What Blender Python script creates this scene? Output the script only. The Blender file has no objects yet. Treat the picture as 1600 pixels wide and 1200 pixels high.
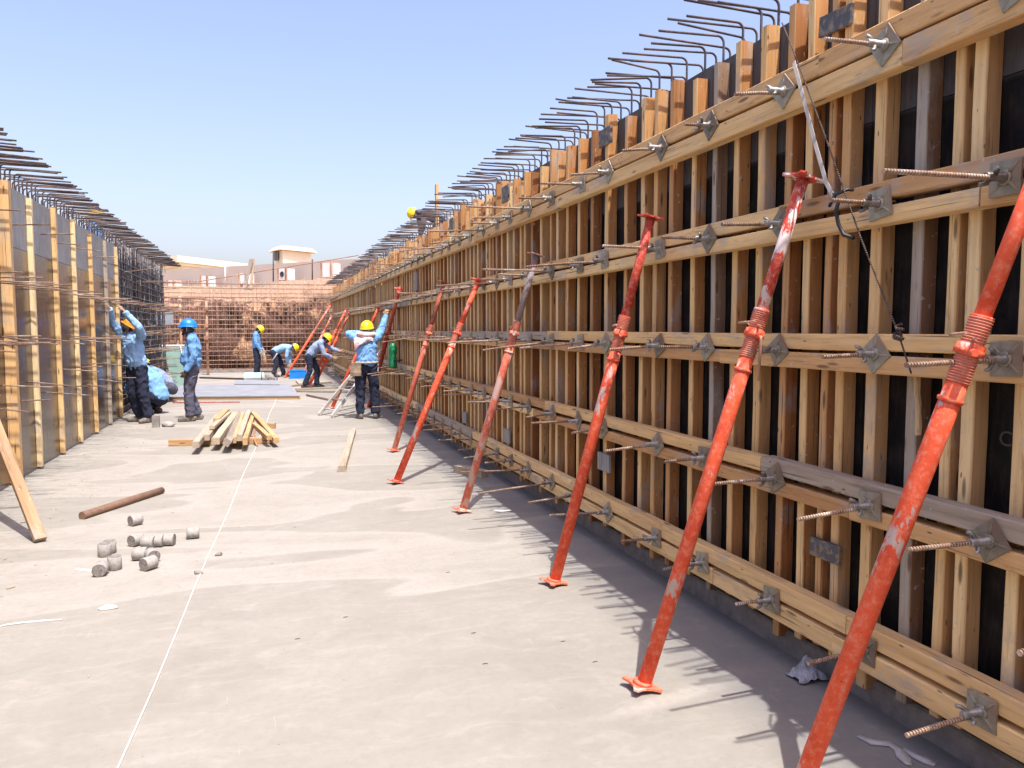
import bpy, math, random
import numpy as np
from mathutils import Vector, Matrix, noise
S = bpy.context.scene
C = S.collection
R = math.radians
V = Vector
rnd = random.Random(7)

# ------------------------------------------------------------------ camera, sky, sun, exposure
F = 1200.0                                   # focal length in photograph pixels (1600 wide)
H_CAM = 1.58
PITCH = math.atan(85 / F)
YAW = math.atan(385 * math.cos(PITCH) / F)   # turned right of the corridor axis (+Y)
cam = bpy.data.cameras.new('camera'); cam.sensor_width = 36; cam.lens = 36 * F / 1600
cam.clip_start = 0.05; cam.clip_end = 6000
co = bpy.data.objects.new('camera', cam); C.objects.link(co)
co.location = (0, 0, H_CAM); co.rotation_euler = (R(90) - PITCH, 0, -YAW)
S.camera = co
CM = (Matrix.Rotation(-YAW, 3, 'Z') @ Matrix.Rotation(R(90) - PITCH, 3, 'X'))

KX, KY = 0.097, 0.42                          # ground shift of a shadow per metre of height: -X and +Y
SUN = V((KX, -KY, 1)).normalized()
EL = math.asin(SUN.z); AZ = math.atan2(SUN.x, SUN.y)
w = bpy.data.worlds.new('World'); S.world = w; w.use_nodes = True
nt = w.node_tree; bg = nt.nodes['Background']
sky = nt.nodes.new('ShaderNodeTexSky'); sky.sky_type = 'NISHITA'; sky.sun_disc = False
sky.sun_elevation = EL; sky.sun_rotation = AZ
sky.air_density = 1.15; sky.dust_density = 3.7; sky.ozone_density = 3.8; sky.altitude = 0
wb = nt.nodes.new('ShaderNodeMix'); wb.data_type = 'RGBA'; wb.blend_type = 'MULTIPLY'; wb.inputs[0].default_value = 1; wb.inputs[7].default_value = (1.14, .97, 1.0, 1)   # white balance
nt.links.new(sky.outputs[0], wb.inputs[6]); nt.links.new(wb.outputs[2], bg.inputs[0]); bg.inputs[1].default_value = 0.135
ld = bpy.data.lights.new('sun', 'SUN'); ld.energy = 3.05; ld.angle = R(0.53); ld.color = (1.0, 0.965, 0.92)
lo = bpy.data.objects.new('sun', ld); C.objects.link(lo); lo.rotation_euler = SUN.to_track_quat('Z', 'Y').to_euler()
S.view_settings.view_transform = 'Standard'; S.view_settings.look = 'None'
S.view_settings.exposure = 1.17; S.view_settings.gamma = 1
S.cycles.max_bounces = 10; S.cycles.diffuse_bounces = 6; S.cycles.glossy_bounces = 3
S.cycles.use_adaptive_sampling = True

def ray(px, py):
    return CM @ V(((px - 800) / F, (600 - py) / F, -1))
def G(px, py, z=0.0):                         # the point seen at that pixel on the level z
    d = ray(px, py); t = (z - H_CAM) / d.z
    return V((d.x * t, d.y * t, z))
def PX(px, py, X):                            # ... on the plane x = X
    d = ray(px, py); t = X / d.x
    return V((X, d.y * t, H_CAM + d.z * t))
def PY(px, py, Y):
    d = ray(px, py); t = Y / d.y
    return V((d.x * t, Y, H_CAM + d.z * t))

def pix_y(p):
    q = CM.transposed() @ (V(p) - V((0, 0, H_CAM))); return 600 - F * q.y / -q.z
def frac_at(a, b, py):
    lo, hi = 0.0, 1.0
    for _ in range(40):
        m = (lo + hi) / 2
        if pix_y(V(a).lerp(V(b), m)) > py: lo = m
        else: hi = m
    return m

# ------------------------------------------------------------------ mesh builder
class MB:
    def __init__(s): s.v = []; s.f = []; s.t = []; s.g = []; s.sm = []; s.sd = {}
    def _add(s, vs, fs, tone, gc, smooth=False):
        b = len(s.v); s.v += [tuple(p) for p in vs]; s.f += [tuple(b + i for i in q) for q in fs]
        s.t += [tone] * len(vs); s.g += [tuple(p) for p in gc]; s.sm += [smooth] * len(fs)
    def beam(s, p0, p1, w, h, up=(0, 0, 1), tone=None, jit=0.0, seg=1, ch=0.004, rn=rnd, off=None, side=0.0):
        """a sawn timber from p0 to p1: w across, h along up, edges chamfered, slightly warped"""
        p0 = V(p0); p1 = V(p1); a = (p1 - p0); L = a.length; a.normalize(); up = V(up)
        sd = a.cross(up).normalized(); u = sd.cross(a).normalized()
        tone = rn.random() if tone is None else tone
        o = V((rn.uniform(0, 50), rn.uniform(0, 9), rn.uniform(0, 9))) if off is None else off
        hw, hh = w / 2, h / 2; c = min(ch, hw * .5, hh * .5)
        prof = [(hw, -hh + c), (hw, hh - c), (hw - c, hh), (-hw + c, hh), (-hw, hh - c), (-hw, -hh + c), (-hw + c, -hh), (hw - c, -hh)]
        vs = []; gc = []; n = 8
        for i in range(seg + 1):
            q = p0 + a * (L * i / seg); k = jit
            jx, jy = rn.uniform(-k, k), rn.uniform(-k, k)
            for (x, y) in prof:
                xx = x + jx + rn.uniform(-k, k) * .5; yy = y + jy + rn.uniform(-k, k) * .5
                vs.append(q + sd * xx + u * yy); gc.append(o + V((L * i / seg, x, y)))
        fs = [(i * n + j, i * n + (j + 1) % n, (i + 1) * n + (j + 1) % n, (i + 1) * n + j) for i in range(seg) for j in range(n)]
        fs += [tuple(range(n - 1, -1, -1)), tuple(seg * n + j for j in range(n))]
        b0 = len(s.v)
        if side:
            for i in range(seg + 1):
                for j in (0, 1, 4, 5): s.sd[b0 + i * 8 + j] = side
        s._add(vs, fs, tone, gc)
        return s
    def box(s, lo, hi, tone=.5, ch=0.003):
        lo = V(lo); hi = V(hi); m = (lo + hi) / 2
        return s.beam((m.x, lo.y, m.z), (m.x, hi.y, m.z), hi.x - lo.x, hi.z - lo.z, tone=tone, ch=ch)
    def tube(s, pts, r, n=8, tone=.5, cap=True, smooth=True):
        pts = [V(p) for p in pts]; rs = r if isinstance(r, (list, tuple)) else [r] * len(pts)
        vs = []; gc = []; x = None; L = 0; m = len(pts)
        for i, p in enumerate(pts):
            t = (pts[min(i + 1, m - 1)] - pts[max(i - 1, 0)])
            if t.length < 1e-9: t = V((0, 0, 1))
            t.normalize()
            if x is None: x = t.orthogonal().normalized()
            x = (x - t * x.dot(t)); x = x.normalized() if x.length > 1e-6 else t.orthogonal().normalized()
            y = t.cross(x)
            if i: L += (p - pts[i - 1]).length
            for j in range(n):
                a = 2 * math.pi * j / n
                vs.append(p + (x * math.cos(a) + y * math.sin(a)) * rs[i]); gc.append((L, math.cos(a) * rs[i], math.sin(a) * rs[i]))
        fs = [(i * n + j, i * n + (j + 1) % n, (i + 1) * n + (j + 1) % n, (i + 1) * n + j) for i in range(m - 1) for j in range(n)]
        s._add(vs, fs, tone, gc, smooth)
        if cap:
            b = len(s.v) - len(vs)
            s.f += [tuple(b + j for j in range(n - 1, -1, -1)), tuple(b + (m - 1) * n + j for j in range(n))]; s.sm += [False, False]
        return s
    def lathe(s, prof, n=24, M=None, sx=1, sy=1, tone=.5):
        """prof: (radius, height) pairs"""
        M = M or Matrix.Identity(4); vs = []; gc = []
        for (r, z) in prof:
            for j in range(n):
                a = 2 * math.pi * j / n
                p = V((r * sx * math.cos(a), r * sy * math.sin(a), z)); vs.append(M @ p); gc.append(p)
        m = len(prof)
        fs = [(i * n + j, i * n + (j + 1) % n, (i + 1) * n + (j + 1) % n, (i + 1) * n + j) for i in range(m - 1) for j in range(n)]
        s._add(vs, fs, tone, gc, True); b = len(s.v) - len(vs)
        s.f += [tuple(b + j for j in range(n - 1, -1, -1)), tuple(b + (m - 1) * n + j for j in range(n))]; s.sm += [False, False]
        return s
    def loft(s, cs, rs, right, n=18, round_ends=True):
        """ellipses (a along right, b across) along the centres; ends rounded"""
        cs = [V(c) for c in cs]; right = V(right); m = len(cs)
        rings = []
        def fr(i):
            t = (cs[min(i + 1, m - 1)] - cs[max(i - 1, 0)]).normalized()
            x = (right - t * right.dot(t)).normalized(); return t, x, t.cross(x)
        if round_ends:
            t, x, y = fr(0); k = min(rs[0])
            for q in (.98, .8, .45): rings.append((cs[0] - t * (k * q), rs[0][0] * math.sqrt(1 - q * q), rs[0][1] * math.sqrt(1 - q * q), x, y))
        for i in range(m):
            t, x, y = fr(i); rings.append((cs[i], rs[i][0], rs[i][1], x, y))
        if round_ends:
            t, x, y = fr(m - 1); k = min(rs[-1])
            for q in (.45, .8, .98): rings.append((cs[-1] + t * (k * q), rs[-1][0] * math.sqrt(1 - q * q), rs[-1][1] * math.sqrt(1 - q * q), x, y))
        vs = [c + x * (a * math.cos(2 * math.pi * j / n)) + y * (b * math.sin(2 * math.pi * j / n)) for (c, a, b, x, y) in rings for j in range(n)]
        k = len(rings)
        fs = [(i * n + j, i * n + (j + 1) % n, (i + 1) * n + (j + 1) % n, (i + 1) * n + j) for i in range(k - 1) for j in range(n)]
        fs += [tuple(range(n - 1, -1, -1)), tuple((k - 1) * n + j for j in range(n))]
        s._add(vs, fs, .5, vs, True); return s
    def ball(s, c, r, M=None, n=14):
        """ellipsoid; r = (rx, ry, rz) in the frame M (3x3)"""
        c = V(c); M = M or Matrix.Identity(3); rx, ry, rz = r if not isinstance(r, (int, float)) else (r, r, r)
        vs = []; m = n // 2 + 1
        for i in range(m):
            th = math.pi * (i + .02) / (m - 1 + .04)
            for j in range(n):
                a = 2 * math.pi * j / n
                vs.append(c + M @ V((rx * math.sin(th) * math.cos(a), ry * math.sin(th) * math.sin(a), rz * math.cos(th))))
        fs = [(i * n + j, (i + 1) * n + j, (i + 1) * n + (j + 1) % n, i * n + (j + 1) % n) for i in range(m - 1) for j in range(n)]
        fs += [tuple(range(n)), tuple((m - 1) * n + j for j in range(n - 1, -1, -1))]
        s._add(vs, fs, .5, vs, True); return s
    def prism(s, poly, t, M=None, tone=.5, z0=0):
        """polygon in xy extruded by t in z, placed by M"""
        M = M or Matrix.Identity(4); n = len(poly)
        loc = [V((x, y, z0)) for x, y in poly] + [V((x, y, z0 + t)) for x, y in poly]
        fs = [tuple(range(n - 1, -1, -1)), tuple(range(n, 2 * n))] + [(i, (i + 1) % n, n + (i + 1) % n, n + i) for i in range(n)]
        s._add([M @ p for p in loc], fs, tone, loc); return s
    def mesh(s, name, origin=(0, 0, 0)):
        me = bpy.data.meshes.new(name); o = V(origin)
        me.from_pydata([(p[0] - o.x, p[1] - o.y, p[2] - o.z) for p in s.v], [], s.f)
        me.polygons.foreach_set('use_smooth', s.sm)
        a = me.attributes.new('tone', 'FLOAT', 'POINT'); a.data.foreach_set('value', s.t)
        a = me.attributes.new('gc', 'FLOAT_VECTOR', 'POINT'); a.data.foreach_set('vector', [c for g in s.g for c in g])
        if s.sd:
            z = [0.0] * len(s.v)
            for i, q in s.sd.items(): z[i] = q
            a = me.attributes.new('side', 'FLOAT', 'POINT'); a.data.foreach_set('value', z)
        me.update(); return me
    def build(s, name, mat, parent=None, origin=None):
        if parent is not None and origin is None: origin = world_loc(parent)
        me = s.mesh(name, origin or (0, 0, 0)); me.materials.append(mat)
        o = bpy.data.objects.new(name, me); C.objects.link(o)
        if parent is not None:
            o.parent = parent
        elif origin is not None: o.location = origin
        return o

def world_loc(o):
    p = V(o.location)
    while o.parent is not None: o = o.parent; p += V(o.location)
    return p
def tag(o, label=None, cat=None, group=None, kind=None):
    for k, x in (('label', label), ('category', cat), ('group', group), ('kind', kind)):
        if x: o[k] = x
    return o
def thing(name, loc, label, cat, group=None, kind=None):
    o = bpy.data.objects.new(name, None); C.objects.link(o); o.location = loc; o.empty_display_size = .1
    return tag(o, label, cat, group, kind)
def copy_to(src, parent, loc, rot=None):
    o = src.copy(); C.objects.link(o); o.parent = parent; o.location = loc
    if rot is not None: o.rotation_euler = rot
    return o

# ------------------------------------------------------------------ materials
class N:
    """small node helper"""
    def __init__(s, name):
        s.m = bpy.data.materials.new(name); s.m.use_nodes = True; s.t = s.m.node_tree
        s.b = s.t.nodes['Principled BSDF']
    def n(s, typ, **k):
        x = s.t.nodes.new(typ)
        for a, b in k.items(): setattr(x, a, b)
        return x
    def l(s, a, b): s.t.links.new(a, b)
    def val(s, sock, x):
        if hasattr(x, 'is_output') or hasattr(x, 'links'): s.l(x, sock)
        else: sock.default_value = x
    def noise(s, vec, scale, detail=4, rough=.55, dist=0.0):
        x = s.n('ShaderNodeTexNoise'); s.l(vec, x.inputs['Vector']); x.inputs['Scale'].default_value = scale
        x.inputs['Detail'].default_value = detail; x.inputs['Roughness'].default_value = rough; x.inputs['Distortion'].default_value = dist
        return x.outputs['Fac']
    def mapv(s, vec, sc=(1, 1, 1), loc=(0, 0, 0), rot=(0, 0, 0)):
        x = s.n('ShaderNodeMapping'); s.l(vec, x.inputs['Vector']); x.inputs['Scale'].default_value = sc
        x.inputs['Location'].default_value = loc; x.inputs['Rotation'].default_value = rot; return x.outputs[0]
    def ramp(s, f, stops, interp='LINEAR'):
        x = s.n('ShaderNodeValToRGB'); x.color_ramp.interpolation = interp; s.l(f, x.inputs[0])
        e = x.color_ramp.elements
        while len(e) < len(stops): e.new(.5)
        for i, (p, c) in enumerate(stops):
            e[i].position = p; e[i].color = (c, c, c, 1) if isinstance(c, (int, float)) else (*c, 1)
        return x.outputs[0]
    def mix(s, f, a, b, mode='MIX'):
        x = s.n('ShaderNodeMix', data_type='RGBA', blend_type=mode)
        s.val(x.inputs[0], f)
        for sock, c in ((x.inputs[6], a), (x.inputs[7], b)):
            if isinstance(c, tuple): sock.default_value = (*c, 1)
            else: s.l(c, sock)
        return x.outputs[2]
    def math(s, op, a, b=0.0, clamp=False):
        x = s.n('ShaderNodeMath', operation=op, use_clamp=clamp); s.val(x.inputs[0], a); s.val(x.inputs[1], b); return x.outputs[0]
    def attr(s, name, vec=False):
        x = s.n('ShaderNodeAttribute', attribute_name=name); return x.outputs['Vector' if vec else 'Fac']
    def obj(s): return s.n('ShaderNodeTexCoord').outputs['Object']
    def pos(s): return s.n('ShaderNodeNewGeometry').outputs['Position']
    def rand(s): return s.n('ShaderNodeObjectInfo').outputs['Random']
    def bump(s, h, strength=.3, dist=.01, prev=None):
        x = s.n('ShaderNodeBump'); s.l(h, x.inputs['Height']); x.inputs['Strength'].default_value = strength
        x.inputs['Distance'].default_value = dist
        if prev is not None: s.l(prev, x.inputs['Normal'])
        return x.outputs[0]
    def out(s, col=None, rough=.8, metal=0.0, normal=None, spec=None):
        if col is not None: s.val(s.b.inputs['Base Color'], (*col, 1) if isinstance(col, tuple) else col)
        s.val(s.b.inputs['Roughness'], rough); s.val(s.b.inputs['Metallic'], metal)
        if normal is not None: s.l(normal, s.b.inputs['Normal'])
        if spec is not None: s.b.inputs['Specular IOR Level'].default_value = spec
        return s.m

def wood_mat(name, stops, smear=.5, dark=0.0):
    m = N(name); g = m.attr('gc', True); tone = m.attr('tone')
    base = m.ramp(tone, stops)
    fine = m.noise(m.mapv(g, (2.2, 55, 55)), 1.0, 5, .65, .3)
    broad = m.noise(m.mapv(g, (.9, 14, 14)), 1.0, 4, .6, .8)
    patch = m.noise(m.mapv(g, (2.4, 5, 5)), 1.0, 5, .6)
    saw = m.noise(m.mapv(g, (9, 160, 160)), 1.0, 3, .7)
    f = m.ramp(m.math('ADD', m.math('MULTIPLY', fine, .62), m.math('MULTIPLY', saw, .38)), [(.25, .50), (.45, .95), (.78, 1.2)])
    c = m.mix(1.0, base, f, 'MULTIPLY')
    c = m.mix(m.ramp(broad, [(.35, 0), (.7, .55)]), c, m.mix(1.0, c, (.62, .48, .36), 'MULTIPLY'))
    c = m.mix(m.attr('side'), c, m.mix(1.0, c, (.60, .38, .25), 'MULTIPLY'))  # shade painted into the wood colour: stud side faces darker and redder
    # knots
    vo = m.n('ShaderNodeTexVoronoi'); m.l(m.mapv(g, (3.0, 15, 15)), vo.inputs['Vector']); vo.inputs['Scale'].default_value = 1.0
    kn = m.ramp(vo.outputs['Distance'], [(.0, 1.0), (.10, .8), (.16, 0)])
    c = m.mix(m.math('MULTIPLY', kn, .85), c, (.085, .04, .018))
    sp = m.noise(m.mapv(g, (34, 34, 34), (6, 1, 4)), 1.0, 3, .6); c = m.mix(m.ramp(sp, [(.665, 0), (.69, .75)]), c, (.47, .45, .41))
    nv = m.n('ShaderNodeTexVoronoi'); m.l(m.mapv(g, (7, 24, 24), (3, 2, 8)), nv.inputs['Vector']); nv.inputs['Scale'].default_value = 1.0
    c = m.mix(m.ramp(nv.outputs['Distance'], [(0, .9), (.07, .8), (.09, 0)]), c, (.06, .04, .03))
    # cement smears and dirt, each with its own outline
    sm = m.ramp(patch, [(.60 - .05 * smear, 0), (.66, .75 * smear), (.8, .9 * smear)])
    c = m.mix(sm, c, (.36, .33, .29))
    di = m.noise(m.mapv(g, (5, 40, 40), (3, 5, 7)), 1.0, 6, .7)
    c = m.mix(m.ramp(di, [(.58, 0), (.70, .55)]), c, (.14, .08, .045))
    cr = m.noise(m.mapv(g, (1.3, 90, 90), (1, 8, 2)), 1.0, 3, .5)
    c = m.mix(m.ramp(cr, [(.66, 0), (.70, .8)]), c, (.07, .04, .02))
    h = m.math('ADD', fine, m.math('MULTIPLY', kn, -.4))
    return m.out(c, m.ramp(fine, [(.2, .62), (.8, .85)]), normal=m.bump(h, .45, .004), spec=.3)

WST = [(0.0, (.33, .30, .25)), (.15, (.42, .36, .28)), (.20, (.42, .225, .095)), (.34, (.60, .35, .15)), (.52, (.76, .50, .22)), (.78, (.86, .63, .31)), (1.0, (.88, .71, .42))]
M_wood = wood_mat('site_timber', WST, .8)
M_wood_clean = wood_mat('clean_timber', [(0, (.40, .235, .11)), (.5, (.52, .34, .165)), (1, (.60, .44, .245))], .35)
M_brace = wood_mat('brown_timber', [(0, (.34, .22, .12)), (1, (.42, .28, .16))], .7)
M_wood_grey = wood_mat('weathered_timber', [(0, (.26, .23, .20)), (.5, (.40, .34, .26)), (1, (.52, .42, .29))], 1.0)

def m_ply_black():
    m = N('black_plywood'); p = m.pos()
    a = m.noise(m.mapv(p, (3, 3, 3)), 2.5, 6, .65); b = m.noise(m.mapv(p, (20, 20, 3)), 3, 4, .6)
    c = m.mix(m.ramp(a, [(.45, 0), (.7, 1)]), (.006, .0055, .0055), (.022, .018, .016))
    c = m.mix(m.ramp(b, [(.5, 0), (.75, .5)]), c, (.045, .034, .027))
    sep = m.n('ShaderNodeSeparateXYZ'); m.l(p, sep.inputs[0])
    top = m.ramp(m.math('MULTIPLY', sep.outputs[2], .3), [(.730, 0), (.733, 1)])
    c = m.mix(top, c, m.mix(b, (.035, .036, .04), (.13, .12, .12)))
    return m.out(c, .6, normal=m.bump(b, .2, .002), spec=.15)
M_ply_black = m_ply_black()
def m_ply_film():
    m = N('brown_film_plywood'); p = m.pos()
    a = m.noise(m.mapv(p, (1, .8, .5)), 2.2, 5, .6); b = m.noise(m.mapv(p, (6, 26, 1.2)), 1.6, 5, .65)
    c = m.mix(m.ramp(a, [(.3, 0), (.7, 1)]), (.038, .027, .02), (.095, .062, .042))
    c = m.mix(m.ramp(b, [(.5, 0), (.8, .7)]), c, (.18, .14, .11))
    return m.out(c, m.ramp(b, [(.3, .13), (.8, .34)]), normal=m.bump(b, .12, .002), spec=.6)
M_ply_film = m_ply_film()
def m_ply_grey():
    m = N('grey_plywood'); p = m.pos()
    b = m.noise(m.mapv(p, (30, 36, 1.6)), 1.6, 6, .7); a = m.noise(p, 2.5, 5, .6); k = m.noise(m.mapv(p, (3, 3, 3)), 4, 6, .7)
    c = m.mix(m.ramp(b, [(.3, 0), (.7, 1)]), (.15, .147, .14), (.43, .42, .40))
    c = m.mix(m.ramp(a, [(.45, 0), (.75, .6)]), c, (.14, .125, .115))
    c = m.mix(m.ramp(k, [(.62, 0), (.7, .5)]), c, (.5, .5, .49))
    return m.out(c, .7, normal=m.bump(b, .2, .002))
M_ply_grey = m_ply_grey()
def m_ply_offcut():
    m = N('offcut_plywood'); p = m.pos()
    k = m.noise(m.mapv(p, (1, 1, 1)), 26, 5, .6); a = m.noise(p, 9, 4, .6)
    c = m.mix(m.ramp(k, [(.5, 0), (.58, 1)]), (.07, .072, .08), (.22, .16, .10))
    c = m.mix(m.ramp(a, [(.55, 0), (.7, .4)]), c, (.3, .29, .27))
    return m.out(c, .6)
M_offcut = m_ply_offcut()

def m_steel(name, c1, c2, c3, rough=.6, metal=.3, ribs=0.0, scale=60):
    m = N(name); g = m.attr('gc', True); p = m.obj()
    a = m.noise(p, scale, 5, .65); b = m.noise(p, scale * .15, 4, .6)
    c = m.mix(m.ramp(a, [(.4, 0), (.65, 1)]), c1, c2)
    c = m.mix(m.ramp(b, [(.5, 0), (.68, 1)]), c, c3)
    rb = m.rand(); c = m.mix(1.0, c, m.ramp(rb, [(0, (.62, .58, .54)), (.35, (.9, .84, .76)), (.7, (1.05, 1.05, 1.02)), (1, (1.2, 1.2, 1.16))]), 'MULTIPLY')
    nrm = None
    if ribs:
        wv = m.n('ShaderNodeTexWave', wave_type='BANDS', bands_direction='X'); m.l(m.mapv(g, (1, .35, .35), rot=(0, 0, .0)), wv.inputs['Vector'])
        wv.inputs['Scale'].default_value = ribs; wv.inputs['Distortion'].default_value = 0
        nrm = m.bump(wv.outputs['Fac'], .9, .006)
        c = m.mix(m.ramp(wv.outputs['Fac'], [(0, .45), (.6, 0)]), c, (.06, .035, .025))
    else: nrm = m.bump(a, .25, .003)
    return m.out(c, rough, metal, nrm)
M_rebar = m_steel('ribbed_rebar', (.10, .08, .075), (.17, .12, .10), (.24, .13, .08), .65, .25, ribs=32)
M_rebar_dark = m_steel('dark_rebar', (.065, .055, .06), (.12, .10, .10), (.19, .12, .09), .7, .1)
M_rebar_grey = m_steel('grey_rebar', (.09, .095, .105), (.19, .19, .195), (.24, .19, .16), .55, .3)
M_rebar_rust = m_steel('rusty_rebar', (.26, .14, .09), (.40, .25, .17), (.52, .42, .35), .75, .1)
M_tie = m_steel('tie_rod_steel', (.36, .22, .15), (.52, .37, .27), (.68, .57, .48), .5, .3, ribs=26)
M_galv = m_steel('galvanised_plate', (.235, .22, .17), (.36, .335, .265), (.25, .15, .095), .6, .2, scale=22)
M_nut = m_steel('cast_nut', (.20, .19, .18), (.36, .35, .32), (.30, .22, .17), .45, .5, scale=40)
M_pipe = m_steel('rusty_pipe', (.30, .15, .09), (.45, .25, .16), (.55, .38, .28), .7, .1, scale=12)

def m_paint(name, red, chip, wear=.5, thread=False):
    m = N(name); p = m.obj(); rd = m.rand(); g = m.attr('gc', True)
    sh = m.n('ShaderNodeVectorMath', operation='ADD'); m.l(p, sh.inputs[0])
    cx = m.n('ShaderNodeCombineXYZ'); m.l(m.math('MULTIPLY', rd, 37), cx.inputs[0]); m.l(cx.outputs[0], sh.inputs[1])
    q = sh.outputs[0]
    a = m.noise(m.mapv(q, (1, 1, .45)), 9, 7, .68); b = m.noise(q, 38, 5, .7); d = m.noise(q, 5, 4, .6); e = m.noise(q, 120, 3, .6)
    c = m.mix(m.ramp(d, [(.35, 0), (.65, 1)]), red, (red[0] * .80, red[1] * .62, red[2] * .62))
    c = m.mix(m.ramp(b, [(.48, 0), (.72, .7)]), c, (.80, .33, .21))
    c = m.mix(m.ramp(a, [(.60 - .1 * wear, 0), (.63 - .1 * wear, .9)]), c, chip)
    c = m.mix(m.ramp(e, [(.66, 0), (.72, .8)]), c, (.13, .07, .05))
    nrm = m.bump(a, .35, .002)
    if thread:
        wv = m.n('ShaderNodeTexWave', wave_type='BANDS', bands_direction='X'); m.l(g, wv.inputs['Vector']); wv.inputs['Scale'].default_value = 45
        c = m.mix(m.ramp(wv.outputs['Fac'], [(.15, .8), (.5, 0)]), c, (.14, .05, .035))
        nrm = m.bump(wv.outputs['Fac'], 1.0, .01)
    return m.out(c, .62, 0, nrm, .25)
RED = (.80, .115, .045)
M_red = m_paint('red_prop_paint', RED, (.50, .42, .37), .18)
M_red_pink = m_paint('faded_red_paint', (.72, .19, .11), (.60, .42, .35), .75)
M_red_dark = m_paint('dark_red_paint', (.50, .06, .035), (.42, .30, .26), .25)
M_thread = m_paint('prop_thread', (.62, .20, .12), (.36, .17, .11), .5)

def m_floor():
    m = N('concrete_floor'); p = m.pos()
    wob = m.n('ShaderNodeTexNoise'); m.l(m.mapv(p, (.35, .8, 1)), wob.inputs['Vector']); wob.inputs['Scale'].default_value = .9; wob.inputs['Detail'].default_value = 3
    band = m.noise(m.mapv(p, (.32, .75, 1), (3.1, 1.7, 0)), .85, 2.2, .45, .9)
    mid = m.noise(m.mapv(p, (.8, 1.4, 1)), 1.6, 6, .6, .4)
    fine = m.noise(p, 26, 6, .7); vfine = m.noise(p, 160, 3, .6)
    tro = m.noise(m.mapv(p, (1.2, 3.2, 1), rot=(0, 0, .35)), 2.0, 7, .68, 1.6)
    c = m.mix(m.ramp(mid, [(.3, 0), (.7, 1)]), (.238, .223, .187), (.285, .268, .228))
    c = m.mix(m.ramp(band, [(.50, 0), (.515, .75), (.60, .3), (.75, .8)]), c, (.350, .325, .280))
    c = m.mix(m.ramp(tro, [(.5, 0), (.72, .35)]), c, (.385, .353, .315))
    c = m.mix(m.ramp(fine, [(.35, .28), (.55, 0)]), c, (.215, .19, .162))
    # orange stains, dark specks
    st = m.noise(m.mapv(p, (1, 1, 1), (9, 4, 0)), 5.5, 5, .7)
    c = m.mix(m.ramp(st, [(.70, 0), (.78, .55)]), c, (.42, .27, .16))
    sp = m.noise(p, 44, 2, .5)
    c = m.mix(m.ramp(sp, [(.745, 0), (.76, .8)]), c, (.16, .13, .11))
    # dirt along the left wall
    sep = m.n('ShaderNodeSeparateXYZ'); m.l(p, sep.inputs[0])
    lf = m.ramp(m.math('MULTIPLY', m.math('ADD', sep.outputs[0], 3.0), .3), [(.15, .9), (.58, 0)])
    dn = m.ramp(m.noise(m.mapv(p, (1, 2.2, 1)), 5, 6, .72), [(.5, 0), (.62, 1)])
    c = m.mix(m.math('MULTIPLY', lf, dn), c, (.20, .17, .145))
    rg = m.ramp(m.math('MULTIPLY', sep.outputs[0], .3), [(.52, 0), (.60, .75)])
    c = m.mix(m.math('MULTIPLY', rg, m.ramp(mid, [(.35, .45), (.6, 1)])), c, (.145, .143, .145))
    cr = m.n('ShaderNodeTexVoronoi', feature='DISTANCE_TO_EDGE'); m.l(m.mapv(p, (.55, .4, 1)), cr.inputs['Vector']); cr.inputs['Scale'].default_value = 1.0
    sc = m.noise(m.mapv(p, (60, 3, 1), rot=(0, 0, 1.1)), 1.0, 2, .5)
    c = m.mix(m.ramp(sc, [(.735, 0), (.75, .3)]), c, (.42, .39, .34))
    mot = m.noise(p, 7, 8, .72); c = m.mix(m.ramp(mot, [(.36, .22), (.5, 0)]), c, (.215, .195, .165)); c = m.mix(m.ramp(mot, [(.55, 0), (.68, .2)]), c, (.37, .34, .295))
    pit = m.noise(p, 95, 2, .5); c = m.mix(m.ramp(pit, [(.72, 0), (.75, .6)]), c, (.15, .13, .11))
    h = m.math('ADD', m.math('MULTIPLY', mid, .6), m.math('MULTIPLY', fine, .25))
    return m.out(c, .85, normal=m.bump(vfine, .12, .002, m.bump(h, .35, .02)), spec=.25)
M_floor = m_floor()
def simple(name, col, rough=.8, var=.15, scale=20, metal=0, bump=.2, col2=None, spec=None):
    m = N(name); a = m.noise(m.obj(), scale, 5, .6)
    d = tuple(max(0, x * (1 - var * 2)) for x in col) if col2 is None else col2
    return m.out(m.mix(m.ramp(a, [(.35, 0), (.65, 1)]), col, d), rough, metal, m.bump(a, bump, .005), spec)
M_conc = simple('raw_concrete', (.27, .25, .225), .9, .18, 14)
M_core = simple('core_concrete', (.37, .35, .315), .9, .16, 40)
M_corecut = simple('core_cut_face', (.27, .245, .22), .95, .3, 70)
M_soil_plain = simple('sandy_ground', (.40, .29, .19), .95, .12, .8)
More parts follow.
